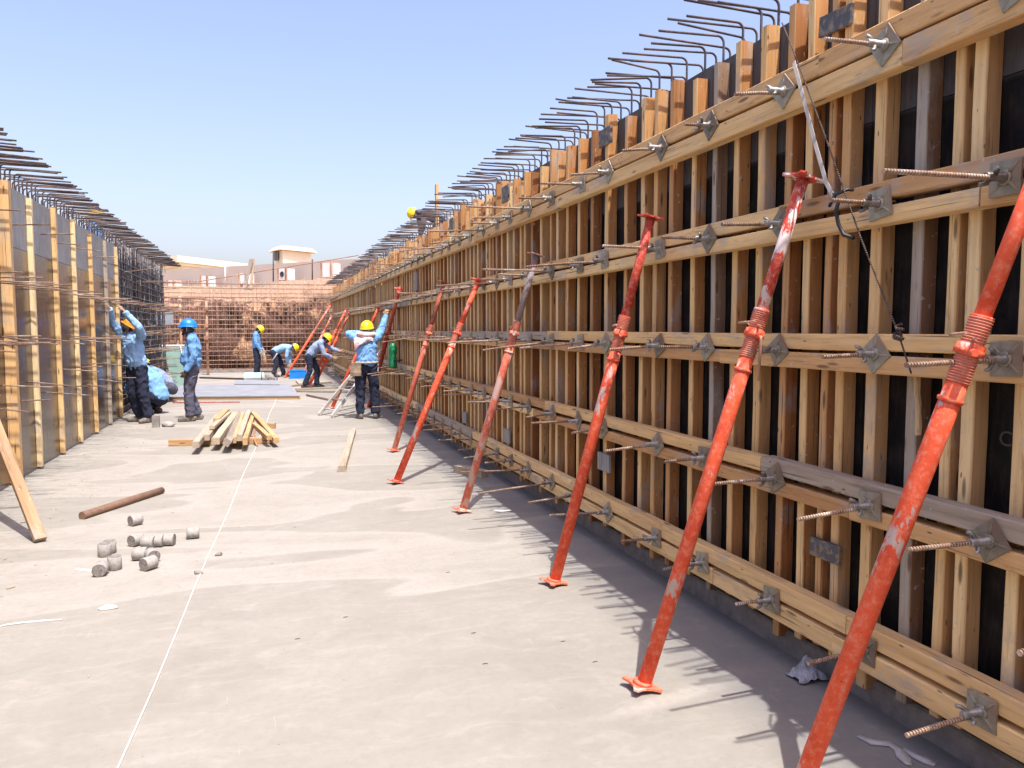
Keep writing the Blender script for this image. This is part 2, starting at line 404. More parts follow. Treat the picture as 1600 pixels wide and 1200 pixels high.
def m_bank():
    m = N('soil_bank'); p = m.pos()
    sep = m.n('ShaderNodeSeparateXYZ'); m.l(p, sep.inputs[0])
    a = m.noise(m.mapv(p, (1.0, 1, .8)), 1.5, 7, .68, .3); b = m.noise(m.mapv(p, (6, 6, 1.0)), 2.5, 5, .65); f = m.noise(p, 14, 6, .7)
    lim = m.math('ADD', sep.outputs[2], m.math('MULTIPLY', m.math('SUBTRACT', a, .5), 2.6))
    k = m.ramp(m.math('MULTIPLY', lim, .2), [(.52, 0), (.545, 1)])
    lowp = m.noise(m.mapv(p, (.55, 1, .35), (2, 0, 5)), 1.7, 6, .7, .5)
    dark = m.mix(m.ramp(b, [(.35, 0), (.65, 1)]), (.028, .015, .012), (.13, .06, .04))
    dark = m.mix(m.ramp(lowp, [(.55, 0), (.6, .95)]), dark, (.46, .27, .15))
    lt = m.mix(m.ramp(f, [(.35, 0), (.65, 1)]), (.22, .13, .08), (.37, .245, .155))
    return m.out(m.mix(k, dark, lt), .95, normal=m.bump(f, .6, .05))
M_bank = m_bank()
def cloth(name, col, var=.2):
    m = N(name); p = m.obj(); a = m.noise(p, 7, 4, .6); b = m.noise(p, 26, 4, .6)
    c = m.mix(m.ramp(a, [(.35, 0), (.7, 1)]), col, tuple(x * (1 - var) for x in col))
    h = m.noise(m.mapv(p, (1, 1, .7)), 16, 3, .5, 1.2)
    return m.out(c, .9, normal=m.bump(h, .55, .02), spec=.15)
M_blue = cloth('light_blue_cloth', (.20, .40, .70)); M_blue2 = cloth('pale_blue_cloth', (.28, .46, .70)); M_blue3 = cloth('denim_blue_cloth', (.15, .32, .58))
M_greyblue = cloth('grey_blue_cloth', (.26, .33, .46))
M_navy = cloth('navy_cloth', (.028, .032, .055)); M_greytr = cloth('slate_cloth', (.10, .10, .135))
M_skin = simple('skin', (.23, .115, .07), .55, .1, 9, bump=.05); M_skin2 = simple('dark_skin', (.085, .045, .03), .5, .1, 9, bump=.05)
M_hair = simple('black_hair', (.012, .01, .009), .6, .2, 60, bump=.5)
M_glove = cloth('work_glove', (.48, .45, .38)); M_glove_tan = cloth('tan_glove', (.42, .28, .15))
M_boot = simple('dusty_boot', (.20, .17, .14), .85, .25, 20); M_boot_dk = simple('dark_boot', (.05, .045, .042), .8, .25, 20)
M_yel = simple('yellow_helmet', (.85, .60, .012), .35, .05, 5, bump=.02); M_ora = simple('orange_helmet', (.80, .30, .03), .38, .05, 5, bump=.02)
M_bluh = simple('blue_helmet', (.012, .20, .62), .32, .05, 5, bump=.02); M_strap = simple('strap_webbing', (.42, .40, .36), .8)
M_white = simple('white_paint', (.74, .73, .71), .6, .05, 4); M_cream = simple('cream_render', (.82, .72, .52), .85, .04, .5)
M_creamroof = simple('cream_cornice', (.88, .78, .58), .8, .04, .5); M_coral = simple('coral_roof_tile', (.76, .50, .36), .8, .08, 2)
M_beige = simple('beige_render', (.47, .40, .345), .9, .05, .3); M_glass = simple('dark_window', (.10, .12, .13), .2, .1, 2)
M_string = simple('white_string', (.82, .80, .74), .8, .05); M_foam = simple('cyan_foam', (.50, .80, .82), .8, .05)
M_teal = simple('green_gypsum', (.17, .27, .23), .8, .1, 3); M_bluebox = simple('blue_plastic', (.01, .22, .68), .4, .1, 6)
M_green = simple('green_plastic', (.01, .22, .08), .35, .15, 12); M_black = simple('black_plastic', (.02, .02, .02), .5)
M_alu = m_steel('aluminium', (.55, .54, .52), (.66, .65, .63), (.44, .42, .39), .4, .5, scale=12)
M_scarf = None
def m_scarf():
    m = N('checked_scarf'); p = m.obj()
    ch = m.n('ShaderNodeTexChecker'); m.l(p, ch.inputs['Vector']); ch.inputs['Scale'].default_value = 55
    a = m.noise(p, 9, 3, .5)
    c = m.mix(m.math('MULTIPLY', ch.outputs['Fac'], m.ramp(a, [(.42, .15), (.55, .95)])), (.72, .66, .64), (.52, .04, .05))
    return m.out(c, .9, normal=m.bump(a, .4, .02))
M_scarf = m_scarf()
M_paper = simple('white_paper', (.80, .78, .74), .8, .05); M_bag = simple('grey_plastic_bag', (.34, .36, .40), .35, .2, 14, bump=.6)
M_sheet = simple('grey_shuttering_sheet', (.27, .28, .30), .6, .12, 3)
# ------------------------------------------------------------------ the setting: ground, floor slab, far earth bank
def grade(x, y):
    if y > 35.2: return 3.45
    if y < -13: return 2.6
    if y < 23.2:
        if x < -3.3: return 2.2
        if x > 3.15: return 3.2
        return -0.12
    if y < 31.6:
        if x < -9: return 2.6
        if x > 3.15: return 3.2
        return -0.12
    return -0.12 if -9 < x < 3.15 else 3.0
xs = [-3000, -800, -200, -60, -30, -15, -9.6, -9.4, -8, -6, -4, -3.32, -3.28, -2, 0, 2, 3.13, 3.17, 4, 6, 9, 15, 30, 60, 200, 800, 3000]
ys = [-3000, -600, -100, -40, -13.5, -13.4, -8, 0, 8, 16, 23.18, 23.22, 27, 31.4, 31.8, 33, 35.1, 36, 40, 50, 60, 75, 100, 160, 400, 1000, 3000]
mb = MB(); nx = len(xs)
mb._add([(x, y, grade(x, y) + (0.12 * noise.noise(V((x * .3, y * .3, 0))) if y > 36 else 0)) for y in ys for x in xs],
        [(j * nx + i, j * nx + i + 1, (j + 1) * nx + i + 1, (j + 1) * nx + i) for j in range(len(ys) - 1) for i in range(nx - 1)], .5, [(x, y, 0) for y in ys for x in xs])
tag(mb.build('ground', M_soil_plain), kind='structure')
mb = MB()
def slab(lo, hi, n=1):
    (x0, y0), (x1, y1) = lo, hi
    mb._add([(x0, y0, 0), (x1, y0, 0), (x1, y1, 0), (x0, y1, 0)], [(0, 1, 2, 3)], .5, [(0, 0, 0)] * 4)
slab((-2.62, -12), (2.6, 22.6)); slab((-8.9, 22.6), (2.6, 31.0))
tag(mb.build('floor', M_floor), kind='structure')
# earth bank across the far end: a ragged cut face with a slope on top
mb = MB(); cols = 150; rows = 44; vs = []
for j in range(rows):
    q = j / (rows - 1)
    for i in range(cols):
        x = -9.3 + 12.6 * i / (cols - 1)
        top = 2.75 + .06 * (x + 4) + .55 / (1 + math.exp(-(x - .2) * 2.2)) * .8
        if q < .62:
            z = -.1 + (top - .55) * q / .62; y = 31.25 + .5 * q
        else:
            k = (q - .62) / .38; z = top - .55 + .8 * math.sin(k * math.pi / 2); y = 31.56 + 4.2 * k * k + .3 * k
        n1 = noise.fractal(V((x * .9, y * .5, z * 1.1)), 1.0, 2.1, 5); n2 = noise.noise(V((x * 5, z * 4, 3)))
        y += -.28 * n1 - .10 * n2; z += .12 * n1 * (q > .3) + .03 * n2
        vs.append((x, y, z))
mb._add(vs, [(j * cols + i, j * cols + i + 1, (j + 1) * cols + i + 1, (j + 1) * cols + i) for j in range(rows - 1) for i in range(cols - 1)], .5, vs, True)
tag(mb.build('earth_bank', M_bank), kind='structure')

# ------------------------------------------------------------------ right formwork wall
XP, XS, XW = 2.43, 2.355, 2.275       # plywood face, stud face, waler face
Y0, Y1 = -1.0, 29.2
ROWS = [(.20, .29, .305, .39), (.80, .872, .892, .965), (1.405, 1.478, 1.492, 1.562), (1.985, 2.056, 2.074, 2.148), (2.56, 2.652, 2.668, 2.762)]
wall = thing('timber_formwork', (XS, Y0, 0), 'long right-hand wall form of upright timber studs with five double rows of walers', 'formwork')
kick = MB().box((2.40, Y0, -.05), (2.80, Y1, .11), ch=.01).build('concrete_kerb', M_conc)
tag(kick, 'low concrete kerb under the foot of the right-hand timber form, in shade', 'kerb')
# plywood sheets 1.22 wide
y = Y0
while y < Y1:
    MB().box((XP, y + .0015, .10), (XP + .018, min(y + 1.2185, Y1), 2.442), ch=.001).build('plywood_sheet', M_ply_black, wall)
    MB().box((XP, y + .0015, 2.446), (XP + .018, min(y + 1.2185, Y1), 3.055 + rnd.uniform(-.01, .02)), ch=.001).build('plywood_sheet', M_ply_black, wall)
    y += 1.22
# studs: (y of the far edge, width, tone)
def ys_of(u, X): D = X * F / (.952 * (u - 415)); return (D - .3057 * X) / .952
studs = []
near = [(1585, .05), (1502, .055), (1472, .045), (1416, .055), (1352, .06), (1304, .05), (1282, .045), (1249, .05), (1217, .05), (1176, .055), (1139, .05), (1107, .045), (1075, .05), (1041, .05),
        (1017, .05), (997, .055), (972, .05), (942, .06), (920, .055), (900, .05), (882, .055), (867, .05), (857, .05), (842, .055), (828, .05), (817, .05)]
tones = [.8, .82, .68, .12, .66, .5, .36, .75, .34, .55, .6, .13, .65, .3, .45, .7, .4, .6, .22, .75, .5, .9, .45, .7, .2, .6]
for (u, wd), t in zip(near, tones): studs.append((ys_of(u, XS), wd, t))
yy = Y0 + .1
pre = []
while yy < studs[0][0] - .15: pre.append((yy + .06, .055, rnd.random())); yy += rnd.uniform(.17, .24)
yy = studs[-1][0] + .12
far = []
while yy < Y1 - .1:
    far.append((yy, rnd.uniform(.045, .06), rnd.random() ** .7)); yy += rnd.choice([.13, .17, .2, .22, .25])
studs = sorted(pre + studs + far)
vis = [s for s in studs if s[0] > 1.2]; hid = [s for s in studs if s[0] <= 1.2]
def stud(mb, s, jit, seg):
    yf, wd, t = s
    top = 3.06 + rnd.choice([0, 0, .02, -.04, .05, .07, -.06, .01]); bot = rnd.uniform(.07, .17)
    yc = yf - wd / 2; ln = rnd.uniform(-.008, .008)
    mb.beam((XS + .0375, yc - ln, bot), (XS + .0375, yc + ln, top), wd, .073, up=(1, 0, 0), tone=t, jit=jit, seg=seg, ch=.005, side=rnd.uniform(.45, 1.0))  # side: strength of the shade painted on this stud's side faces
for s in vis[:100]:
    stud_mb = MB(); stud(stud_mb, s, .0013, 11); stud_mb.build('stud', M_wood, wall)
mb = MB()
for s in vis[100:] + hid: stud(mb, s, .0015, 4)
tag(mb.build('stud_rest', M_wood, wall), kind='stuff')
# walers: two beams a row in butted lengths
for ri, (a, b, c, d) in enumerate(ROWS):
    for k, (z0, z1) in enumerate(((a, b), (c, d))):
        y = Y0 + .1 + rnd.uniform(0, .6)
        cuts = {(0, 0): [3.55, 2.62], (0, 1): [2.55], (1, 1): [3.15], (1, 0): [2.55], (2, 1): [2.47], (2, 0): [3.52], (4, 0): [2.35], (3, 0): [2.0]}.get((ri, k), [])
        marks = sorted([q for q in cuts]) or [rnd.uniform(1, 4)]
        while marks[-1] < Y1: marks.append(min(Y1, marks[-1] + rnd.uniform(2.6, 4.2)))
        p = Y0
        for q in marks:
            if q - p < .2: continue
            off = rnd.uniform(-.006, .006); dz = rnd.uniform(-.006, .006); m = MB()
            t = rnd.choice([.15, .3, .45, .55, .6, .7, .8, .4, .62])
            if ri == 0: t = {0: .68, 1: .6}[k] if q < 8 else t
            m.beam((XW + .038 + off, p + .002, (z0 + z1) / 2), (XW + .038 + off, q - .002, (z0 + z1) / 2 + dz), z1 - z0 - rnd.uniform(0, .006), .074, up=(1, 0, 0), tone=t,
                   jit=.0016, seg=max(2, int((q - p) * 3)), ch=.005)
            m.build('waler', M_wood, wall); p = q
# extra beam lying behind the top of the lowest row, against the studs
for (p, q, t) in ((Y0, 2.45, .7), (2.45, 6.4, .1), (6.41, 10.4, .35)):
    MB().beam((XW - .012, p, .405 - .015), (XW - .012, q, .40 - .015), .0, .0) if 0 else None
def patch(px, py, wx, hz, rot=0.0, X=XS - .012, mat=M_offcut, label=None):
    c = PX(px, py, X); m = MB()
    dy, dz = math.cos(rot) * wx / 2, math.sin(rot) * wx / 2
    m.beam((X, c.y - dy, c.z - dz), (X, c.y + dy, c.z + dz), .018, hz, tone=.5, ch=.001, up=(0, 0, 1))
    return tag(m.build('plywood_offcut', mat, wall), label)
patch(1306, 33, .19, .085, 0.06, label='dark plywood offcut nailed across stud tops')
patch(946, 214, .20, .12); patch(790, 303, .22, .16); patch(706, 352, .22, .18)
patch(1290, 860, .19, .085, 0.0, label='dark plywood offcut with brown smears nailed across two studs')
patch(944, 722, .20, .13, mat=M_ply_grey); patch(792, 681, .2, .14, mat=M_ply_grey); patch(650, 440, .2, .3, mat=M_ply_grey)
patch(726, 652, .2, .14, mat=M_ply_grey)
# faint stamp on the black sheet between the near studs
fc = bpy.data.curves.new('stamp_text', 'FONT'); fc.body = 'CF'; fc.size = .075; fc.extrude = .0006
to = bpy.data.objects.new('stamp_text', fc); C.objects.link(to)
me = bpy.data.meshes.new_from_object(to); bpy.data.objects.remove(to)
M_stamp = simple('faint_stamp', (.065, .052, .042), .6)
me.materials.append(M_stamp)
st = bpy.data.objects.new('stamp', me); C.objects.link(st); st.parent = wall
pc = PX(1560, 695, XP - .002); st.location = pc - V(wall.location); st.rotation_euler = Matrix(((0, 0, -1), (-1, 0, 0), (0, 1, 0))).to_euler()

# tie rods with washer plates and wing nuts
def plate_mesh():
    m = MB(); a = .056
    m.prism([(-a, -a), (a, -a), (a, a), (-a, a)], .008)
    for r in (R(45), R(135)):
        d = V((math.cos(r), math.sin(r), 0)) * .066
        for sg in (1, -1): m.tube([d * sg * .32 + V((0, 0, .008)), d * sg + V((0, 0, .006))], [.0075, .003], 6)
    m.lathe([(.026, .008), (.024, .014), (.017, .016)], 16)
    me = m.mesh('washer_plate'); me.materials.append(M_galv); return me
def nut_mesh():
    m = MB(); m.lathe([(.019, .010), (.019, .020), (.014, .024), (.0145, .085), (.012, .09)], 12)
    for sg in (1, -1):
        m.tube([(0, sg * .010, .060), (0, sg * .030, .066), (0, sg * .036, .082)], [.009, .007, .007], 6)
    me = m.mesh('wing_nut'); me.materials.append(M_nut); return me
PLATE, NUT = plate_mesh(), nut_mesh()
TOLEFT = Matrix(((0, 0, -1), (0, 1, 0), (1, 0, 0)))          # local z -> -X
def frame_minus_x(rot): return (TOLEFT.to_4x4() @ Matrix.Rotation(rot, 4, 'Z'))
def rod_parts(y, z, L, rotp, parent, Xw=XW, dirx=-1, dy=0., dz=0., r=.0085):
    root = V(parent.location)
    m = MB(); m.tube([(Xw + .1 * -dirx, y, z), (Xw + dirx * L * .5, y + dy * .5, z + dz * .5), (Xw + dirx * L, y + dy, z + dz)], r, 8)
    o = m.build('tie_rod', M_tie, parent)
    T = frame_minus_x(rotp) if dirx < 0 else (Matrix.Rotation(math.pi, 4, 'Z') @ frame_minus_x(rotp))
    p = bpy.data.objects.new('washer_plate', PLATE); C.objects.link(p); p.parent = o
    p.matrix_local = Matrix.Translation(V((Xw + dirx * .002, y, z)) - root) @ T
    n = bpy.data.objects.new('wing_nut', NUT); C.objects.link(n); n.parent = o
    T2 = frame_minus_x(rnd.uniform(0, 3.1)) if dirx < 0 else (Matrix.Rotation(math.pi, 4, 'Z') @ frame_minus_x(rnd.uniform(0, 3.1)))
    n.matrix_local = Matrix.Translation(V((Xw + dirx * .002, y, z)) - root) @ T2
def rod_mb(mr, y, z, L, Xw=XW, dirx=-1, dy=0, dz=0, plates=None, rotp=0.):
    mr.tube([(Xw - dirx * .1, y, z), (Xw + dirx * L, y + dy, z + dz)], .0085, 6)
    if plates is not None:
        T = Matrix.Translation((Xw + dirx * .002, y, z)) @ (frame_minus_x(rotp) if dirx < 0 else (Matrix.Rotation(math.pi, 4, 'Z') @ frame_minus_x(rotp)))
        a = .06; plates.prism([(-a, -a), (a, -a), (a, a), (-a, a)], .008, T)
        plates.lathe([(.02, .008), (.02, .03), (.015, .06)], 8, T)
        plates.tube([T @ V((0, -.04, .055)), T @ V((0, .04, .055))], .008, 5)
ty = [1.33, 1.90, 2.43, 3.03, 3.64, 4.17, 4.92, 5.42, 6.0, 6.58, 7.1]
while ty[-1] < 28.6: ty.append(ty[-1] + rnd.uniform(.5, .62))
# protruding lengths of the near ones, bottom row first
LEN = {1.90: [.24, .26, .34, .42, .1], 2.43: [.20, .26, .17, .15, .20], 3.03: [.12, .26, .12, .22, .17], 3.64: [.16, .16, .20, .2, .07], 4.17: [.16, .26, .24, .3, .17],
       4.92: [.35, .16, .2, .5, .2], 5.42: [.3, .3, .4, .12, .25], 6.0: [.55, .15, .5, .5, .2]}
ROT = {1.90: [.03, .6, .1, .06, .3], 2.43: [.02, .05, .75, .08, .62], 3.03: [.05, .55, .7, .72, .7], 3.64: [.1, .1, .62, .66, .6], 4.17: [.05, .7, .5, .1, .7]}
count = 0; mr = MB(); mp = MB()
for yv in ty:
    for ri in range(5):
        z = (ROWS[ri][1] + ROWS[ri][2]) / 2
        yj = yv + (rnd.uniform(-.05, .05) if yv > 4.3 or yv < 1.5 else 0)
        if (yv, ri) == (1.90, 2): yj = 1.87
        L = LEN.get(yv, [0] * 5)[ri] or rnd.choice([.12, .18, .22, .3, .2, .25, .35, .5, .55, .28])
        rt = ROT.get(yv, [None] * 5)[ri]; rt = rnd.choice([0, .05, .1, .7, .75, .6, -.1, .3, .45, .2, .95]) if rt is None else rt + rnd.uniform(-.08, .08)
        L += .09
        dy = rnd.uniform(-.05, .05) * L; dz = rnd.uniform(-.14, .03) * L
        if count < 100 and yv > 1.5:
            rod_parts(yj, z, L, rt, wall, dy=dy, dz=dz); count += 1
        else: rod_mb(mr, yj, z, L, dy=dy, dz=dz, plates=mp, rotp=rt)
o = tag(mr.build('tie_rod_rest', M_tie, wall), kind='stuff'); tag(mp.build('washer_plate_rest', M_galv, o), kind='stuff')

# outer form behind it (keeps the light out of the gap, seen edge on from above)
XB = 2.80
back = thing('outer_formwork', (XB, Y0, 0), 'outer plywood form hidden behind the right-hand stud wall', 'formwork')
MB().box((XB, Y0, -.1), (XB + .018, Y1, 3.03)).build('plywood_sheet', M_ply_black, back)
mb = MB()
for i in range(50): mb.beam((XB + .06, Y0 + .1 + i * .6, 0), (XB + .06, Y0 + .1 + i * .6, 3.02), .05, .08, up=(1, 0, 0))
tag(mb.build('stud_rest', M_wood, back), kind='stuff')

# ------------------------------------------------------------------ reinforcement with bent tails above both walls
def bent(mb, x, y, z, L, dirx, yaw, droop, r, z0):
    rb = .038; pts = [(x, y, z0), (x, y, z - rb)]
    for k in range(1, 6):
        a = math.pi / 2 * k / 5
        pts.append((x + dirx * rb * (1 - math.cos(a)), y, z - rb + rb * math.sin(a)))
    pts.append((x + dirx * L, y + yaw * L, z + droop * L)); mb.tube(pts, r, 7)
def tails(root, layers, yr, dirx, limit, r, mat, step):
    bars = []
    for (x, z, L0, L1) in layers:
        y = yr[0] + rnd.uniform(0, .1)
        while y < yr[1]:
            bars.append((x + rnd.uniform(-.012, .012), y, z + rnd.uniform(-.03, .03) * (1 if dirx < 0 else .4), rnd.uniform(L0, L1))); y += step * rnd.uniform(.75, 1.25)
    bars.sort(key=lambda b: b[1]); rest = MB(); n = 0
    for (x, y, z, L) in bars:
        yaw = rnd.gauss(-.02, .08 if dirx < 0 else .045); dr = rnd.gauss(-.03, .035 if dirx < 0 else .02)
        if n < limit and y > (2.6 if dirx < 0 else 5.5):
            m = MB(); bent(m, x, y, z, L, dirx, yaw, dr, r, 2.2); m.build('bent_bar', mat, root); n += 1
        else: bent(rest, x, y, z, L, dirx, yaw, dr, r, 2.2)
    tag(rest.build('bent_bar_rest', mat, root), kind='stuff')
cageR = thing('wall_reinforcement', (2.6, Y0, 2.2), 'row of hooked rebar tails standing out above the right-hand timber form', 'rebar')
tails(cageR, [(2.49, 3.25, .34, .44), (2.70, 3.27, .48, .62)], (1.5, 28.9), -1, 100, .0070, M_rebar_dark, .165)

# ------------------------------------------------------------------ left wall: film plywood with studs, then the open cage
XL = -2.50
wl = thing('plywood_formwork', (XL, 3.0, 0), 'left-hand wall form of glossy brown plywood with widely spaced studs', 'formwork')
y = 3.0; YL1 = 15.25
while y < YL1 - .1:
    ye = min(y + 1.2185, YL1)
    MB().box((XL - .018, y + .0015, .02), (XL, ye, 2.44), ch=.001).build('plywood_sheet', M_ply_film, wl)
    y += 1.22
y = 3.0
while y < YL1 - .1:
    ye = min(y + 2.438, YL1)
    MB().box((XL - .018, y + .0015, 2.444), (XL, ye, 3.06), ch=.001).build('top_board', M_ply_grey, wl)
    y += 2.44
LS = [(4.9, .07), (5.9, .07), (6.9, .07), (7.9, .07), (8.92, .09), (9.87, .06), (10.9, .06), (11.9, .055), (12.95, .055), (14.06, .05), (15.05, .055)]
for i, (yv, wd) in enumerate(LS):
    dep = .10 if i == 4 else .055; wd = wd * (.9 if i != 4 else 1)
    MB().beam((XL + dep / 2, yv, .03), (XL + dep / 2, yv, rnd.uniform(3.0, 3.1)), wd, dep, up=(1, 0, 0), tone=[.5, .6, .5, .3, .45, .95, .6, .85, .55, .15, .7][i], jit=.002, seg=10).build('stud', M_wood, wl)
# loose ties standing out of it
mr = 0
for ri, z in enumerate((2.70, 2.05, 1.48, 1.05, .82, .36, .16)):
    y = 5.2
    while y < 15:
        L = rnd.uniform(.25, .55) * (1.15 if ri in (1, 2) else .8); k = rnd.choice([1, 2, 2, 3]) if ri in (1, 2) else 1
        for _ in range(k):
            if mr < 100:
                m = MB(); yy = y + rnd.uniform(-.1, .1); zz = z + rnd.uniform(-.04, .04)
                m.tube([(XL - .05, yy, zz), (XL + L * rnd.uniform(.8, 1.2), yy - rnd.uniform(-.05, .16), zz - rnd.uniform(-.02, .06))], .0075, 7); m.build('tie_bar', M_tie, wl); mr += 1
        y += rnd.uniform(.5, .8) if ri in (1, 2) else rnd.uniform(.75, 1.15)
light_blocker = thing('plywood_formwork', (0, -3.5, 0), 'unseen plywood form added behind the camera to keep sky light off the studs', 'formwork')  # added out of view to hold sky light back from the stud sides
MB().box((-2.6, -3.55, 0), (2.4, -3.5, 3.05)).build('plywood_sheet', M_ply_film, light_blocker)
for i in range(9): MB().beam((-2.2 + i * .55, -3.46, .02), (-2.2 + i * .55, -3.46, 3.04), .06, .075, up=(0, 1, 0)).build('stud', M_wood, light_blocker)
kl = MB().box((XL - .3, 3.0, -.05), (XL - .001, 22.6, .02), ch=.004).build('concrete_kerb', M_conc)
tag(kl, 'thin concrete kerb under the left-hand plywood form', 'kerb')
ob = thing('outer_formwork', (-2.86, 3, 0), 'dark outer plywood form standing behind the left-hand rebar cage', 'formwork')
MB().box((-2.88, 3.0, -.1), (-2.86, 22.5, 3.0)).build('plywood_sheet', M_ply_black, ob)
mb = MB()
for i in range(33): mb.beam((-2.93, 3.2 + i * .6, 0), (-2.93, 3.2 + i * .6, 2.98), .05, .08, up=(1, 0, 0))
tag(mb.build('stud_rest', M_wood, ob), kind='stuff')
cageL = thing('wall_reinforcement', (-2.6, 15.3, 0), 'dark open rebar cage and hooked tails at the far end of the left-hand wall', 'rebar')
tails(cageL, [(-2.56, 3.27, .42, .50), (-2.76, 3.29, .60, .70)], (3.2, 22.4), 1, 100, .0085, M_rebar_dark, .16)
def bars(root, name, mat, segs, r):
    for s in segs:
        m = MB(); m.tube(s, r, 6); m.build(name, mat, root)
segs = []
for i in range(48):
    for x in (-2.56, -2.76):
        yv = 15.35 + i * .148 + rnd.uniform(-.02, .02); segs.append([(x, yv, 0), (x + rnd.uniform(-.02, .02), yv + rnd.uniform(-.02, .02), 1.6), (x, yv + rnd.uniform(-.02, .02), 3.2)])
bars(cageL, 'vertical_bar', M_rebar_grey, segs, .009)
segs = [[(x + .014, 15.3, .15 + i * .15 + rnd.uniform(-.01, .01)), (x + .014, 22.5, .15 + i * .15 + rnd.uniform(-.02, .02))] for i in range(20) for x in (-2.56, -2.76)]
bars(cageL, 'horizontal_bar', M_rebar_grey, segs, .008)
segs = []
for i in range(70):
    yv = rnd.uniform(15.4, 22.4); zv = rnd.choice([2.6, 2.05, 2.05, 1.48, 1.05, .8, .4]) + rnd.uniform(-.08, .08); L = rnd.uniform(.3, .6)
    segs.append([(-2.8, yv, zv), (-2.5 + L, yv - rnd.uniform(-.1, .35), zv + rnd.uniform(-.05, .12))])
bars(cageL, 'tie_bar', M_tie, segs, .008)
# vertical stirrup legs and cut ends that make the cage read dense
mb = MB()
for i in range(420):
    yv = rnd.uniform(15.3, 22.5); zv = rnd.uniform(.1, 3.1); x = rnd.uniform(-2.8, -2.5); l = rnd.uniform(.12, .4)
    mb.tube([(x, yv, zv), (x + rnd.uniform(-.04, .04), yv + rnd.uniform(-.08, .08), zv + l)], .007, 5)
tag(mb.build('tie_wire_tail', M_rebar_grey, cageL), kind='stuff')

# far mesh across the end
cageF = thing('end_wall_reinforcement', (-1, 30.2, 0), 'tall rusty rebar grid across the far end in front of the brown earth bank', 'rebar')
segs = []
for lay, yv in ((0, 30.2), (1, 30.5)):
    for i in range(50):
        x = -5.1 + i * .155 + lay * .05 + rnd.uniform(-.02, .02); t = rnd.uniform(3.3, 3.5) + .035 * x
        segs.append([(x, yv, 0), (x + rnd.uniform(-.02, .02), yv, t / 2), (x + rnd.uniform(-.02, .02), yv, t)])
bars(cageF, 'vertical_bar', M_rebar_rust, segs, .008)
segs = [[(-5.2, yv - .014, .12 + i * .165), (-1, yv - .014, .12 + i * .165 + rnd.uniform(-.015, .02)), (2.6, yv - .014, .12 + i * .165 + (.03 if i > 15 else 0))] for i in range(20) for yv in (30.2, 30.5)]
bars(cageF, 'horizontal_bar', M_rebar_rust, segs, .0085)
MB().box((-5.3, 30.05, -.02), (2.6, 30.7, .10), ch=.01).build('concrete_kerb', M_conc)
tag(bpy.data.objects['concrete_kerb.002'], 'long concrete kerb under the rusty rebar grid at the far end', 'kerb')
# ------------------------------------------------------------------ steel props
def ngon_plate(r, holes=True):
    pts = []
    for k in range(4):
        a = math.pi / 4 + k * math.pi / 2
        pts += [(math.cos(a - .42) * r * .80, math.sin(a - .42) * r * .80), (math.cos(a - .12) * r * 1.22, math.sin(a - .12) * r * 1.22),
                (math.cos(a + .12) * r * 1.22, math.sin(a + .12) * r * 1.22), (math.cos(a + .42) * r * .80, math.sin(a + .42) * r * .80)]
    return pts
def prop(base, top, label, frac=.56, mat=M_red, imat=M_red_dark, r=.031, handle=1, tilt=None, cy=520):
    base = V(base); top = V(top); d = (top - base); L = d.length; d.normalize()
    frac = frac_at(base, top, cy)
    t = thing('steel_prop', base, label, 'steel prop', 'telescopic props leaning on the timber form')
    M = Matrix.Translation(base) @ d.to_track_quat('Z', 'Y').to_matrix().to_4x4()
    P = lambda z, x=0, y=0: M @ V((x, y, z))
    lc = L * frac
    MB().tube([P(.012), P(lc - .30), P(lc - .11)], r, 20).build('outer_tube', mat, t)
    MB().tube([P(lc - .175), P(lc - .168), P(lc - .161)], [r + .004, r + .007, r + .004], 20).build('weld_ring', mat, t)
    tp = []; z_ = -.11
    while z_ < .10: tp += [(r - .0005, z_), (r + .003, z_ + .0022), (r + .003, z_ + .0046), (r - .0005, z_ + .0066)]; z_ += .0088
    MB().lathe(tp, 22, M @ Matrix.Translation((0, 0, lc))).build('thread', M_thread, t)
    nut = MB().lathe([(r + .002, -.020), (r + .011, -.019), (r + .012, -.002), (r + .008, .0), (r + .008, .014), (r + .002, .016)], 20, M @ Matrix.Translation((0, 0, lc)))
    for s in (1, -1): nut.tube([P(lc - .012, s * (r + .012)), P(lc - .012, s * (r + .045))], [.014, .011], 8)
    nut = nut.build('collar_nut', mat, t)
    if handle:
        hp = P(lc - .012, handle * (r + .045)); MB().tube([hp, hp + V((0, 0, -.02)), hp + V((-.006, .004, -.19))], .006, 8).build('nut_handle', M_pipe, nut)
    MB().tube([P(lc + .095), P(lc + .106)], r + .001, 20).build('tube_lip', imat, t)
    g = MB().tube([P(lc + .03, -(r + .03), .01), P(lc + .03, r + .03, .0), P(lc + .045, r + .055, .02), P(lc + .03, r + .05, .05), P(lc + .03, .0, .055), P(lc + .04, -(r + .03), .04)], .005, 8)
    g.build('locking_pin', M_pipe, t)
    MB().tube([P(lc + .10), P(L - .01)], r * .79, 18).build('inner_tube', imat, t)
    MB().prism(ngon_plate(.072), .009, M @ Matrix.Translation((0, 0, L - .010)) @ Matrix.Rotation(.3, 4, 'Z'), ).build('top_plate', imat, t)
    # the foot plate is cocked a little between the tube and the slab
    up = (d * .55 + V((0, 0, 1)) * .45).normalized() if tilt is None else V(tilt).normalized()
    bm_ = Matrix.Translation(base + V((0, 0, .022))) @ up.to_track_quat('Z', 'Y').to_matrix().to_4x4() @ Matrix.Rotation(rnd.uniform(0, .8), 4, 'Z')
    f = MB().prism(ngon_plate(.074), .009, bm_)
    f.lathe([(r + .012, .009), (r + .004, .022)], 18, bm_).build('foot_plate', mat if mat is not M_red else M_red_pink, t)
    return t
XT = 2.20
def base(px, py): return G(px, py)
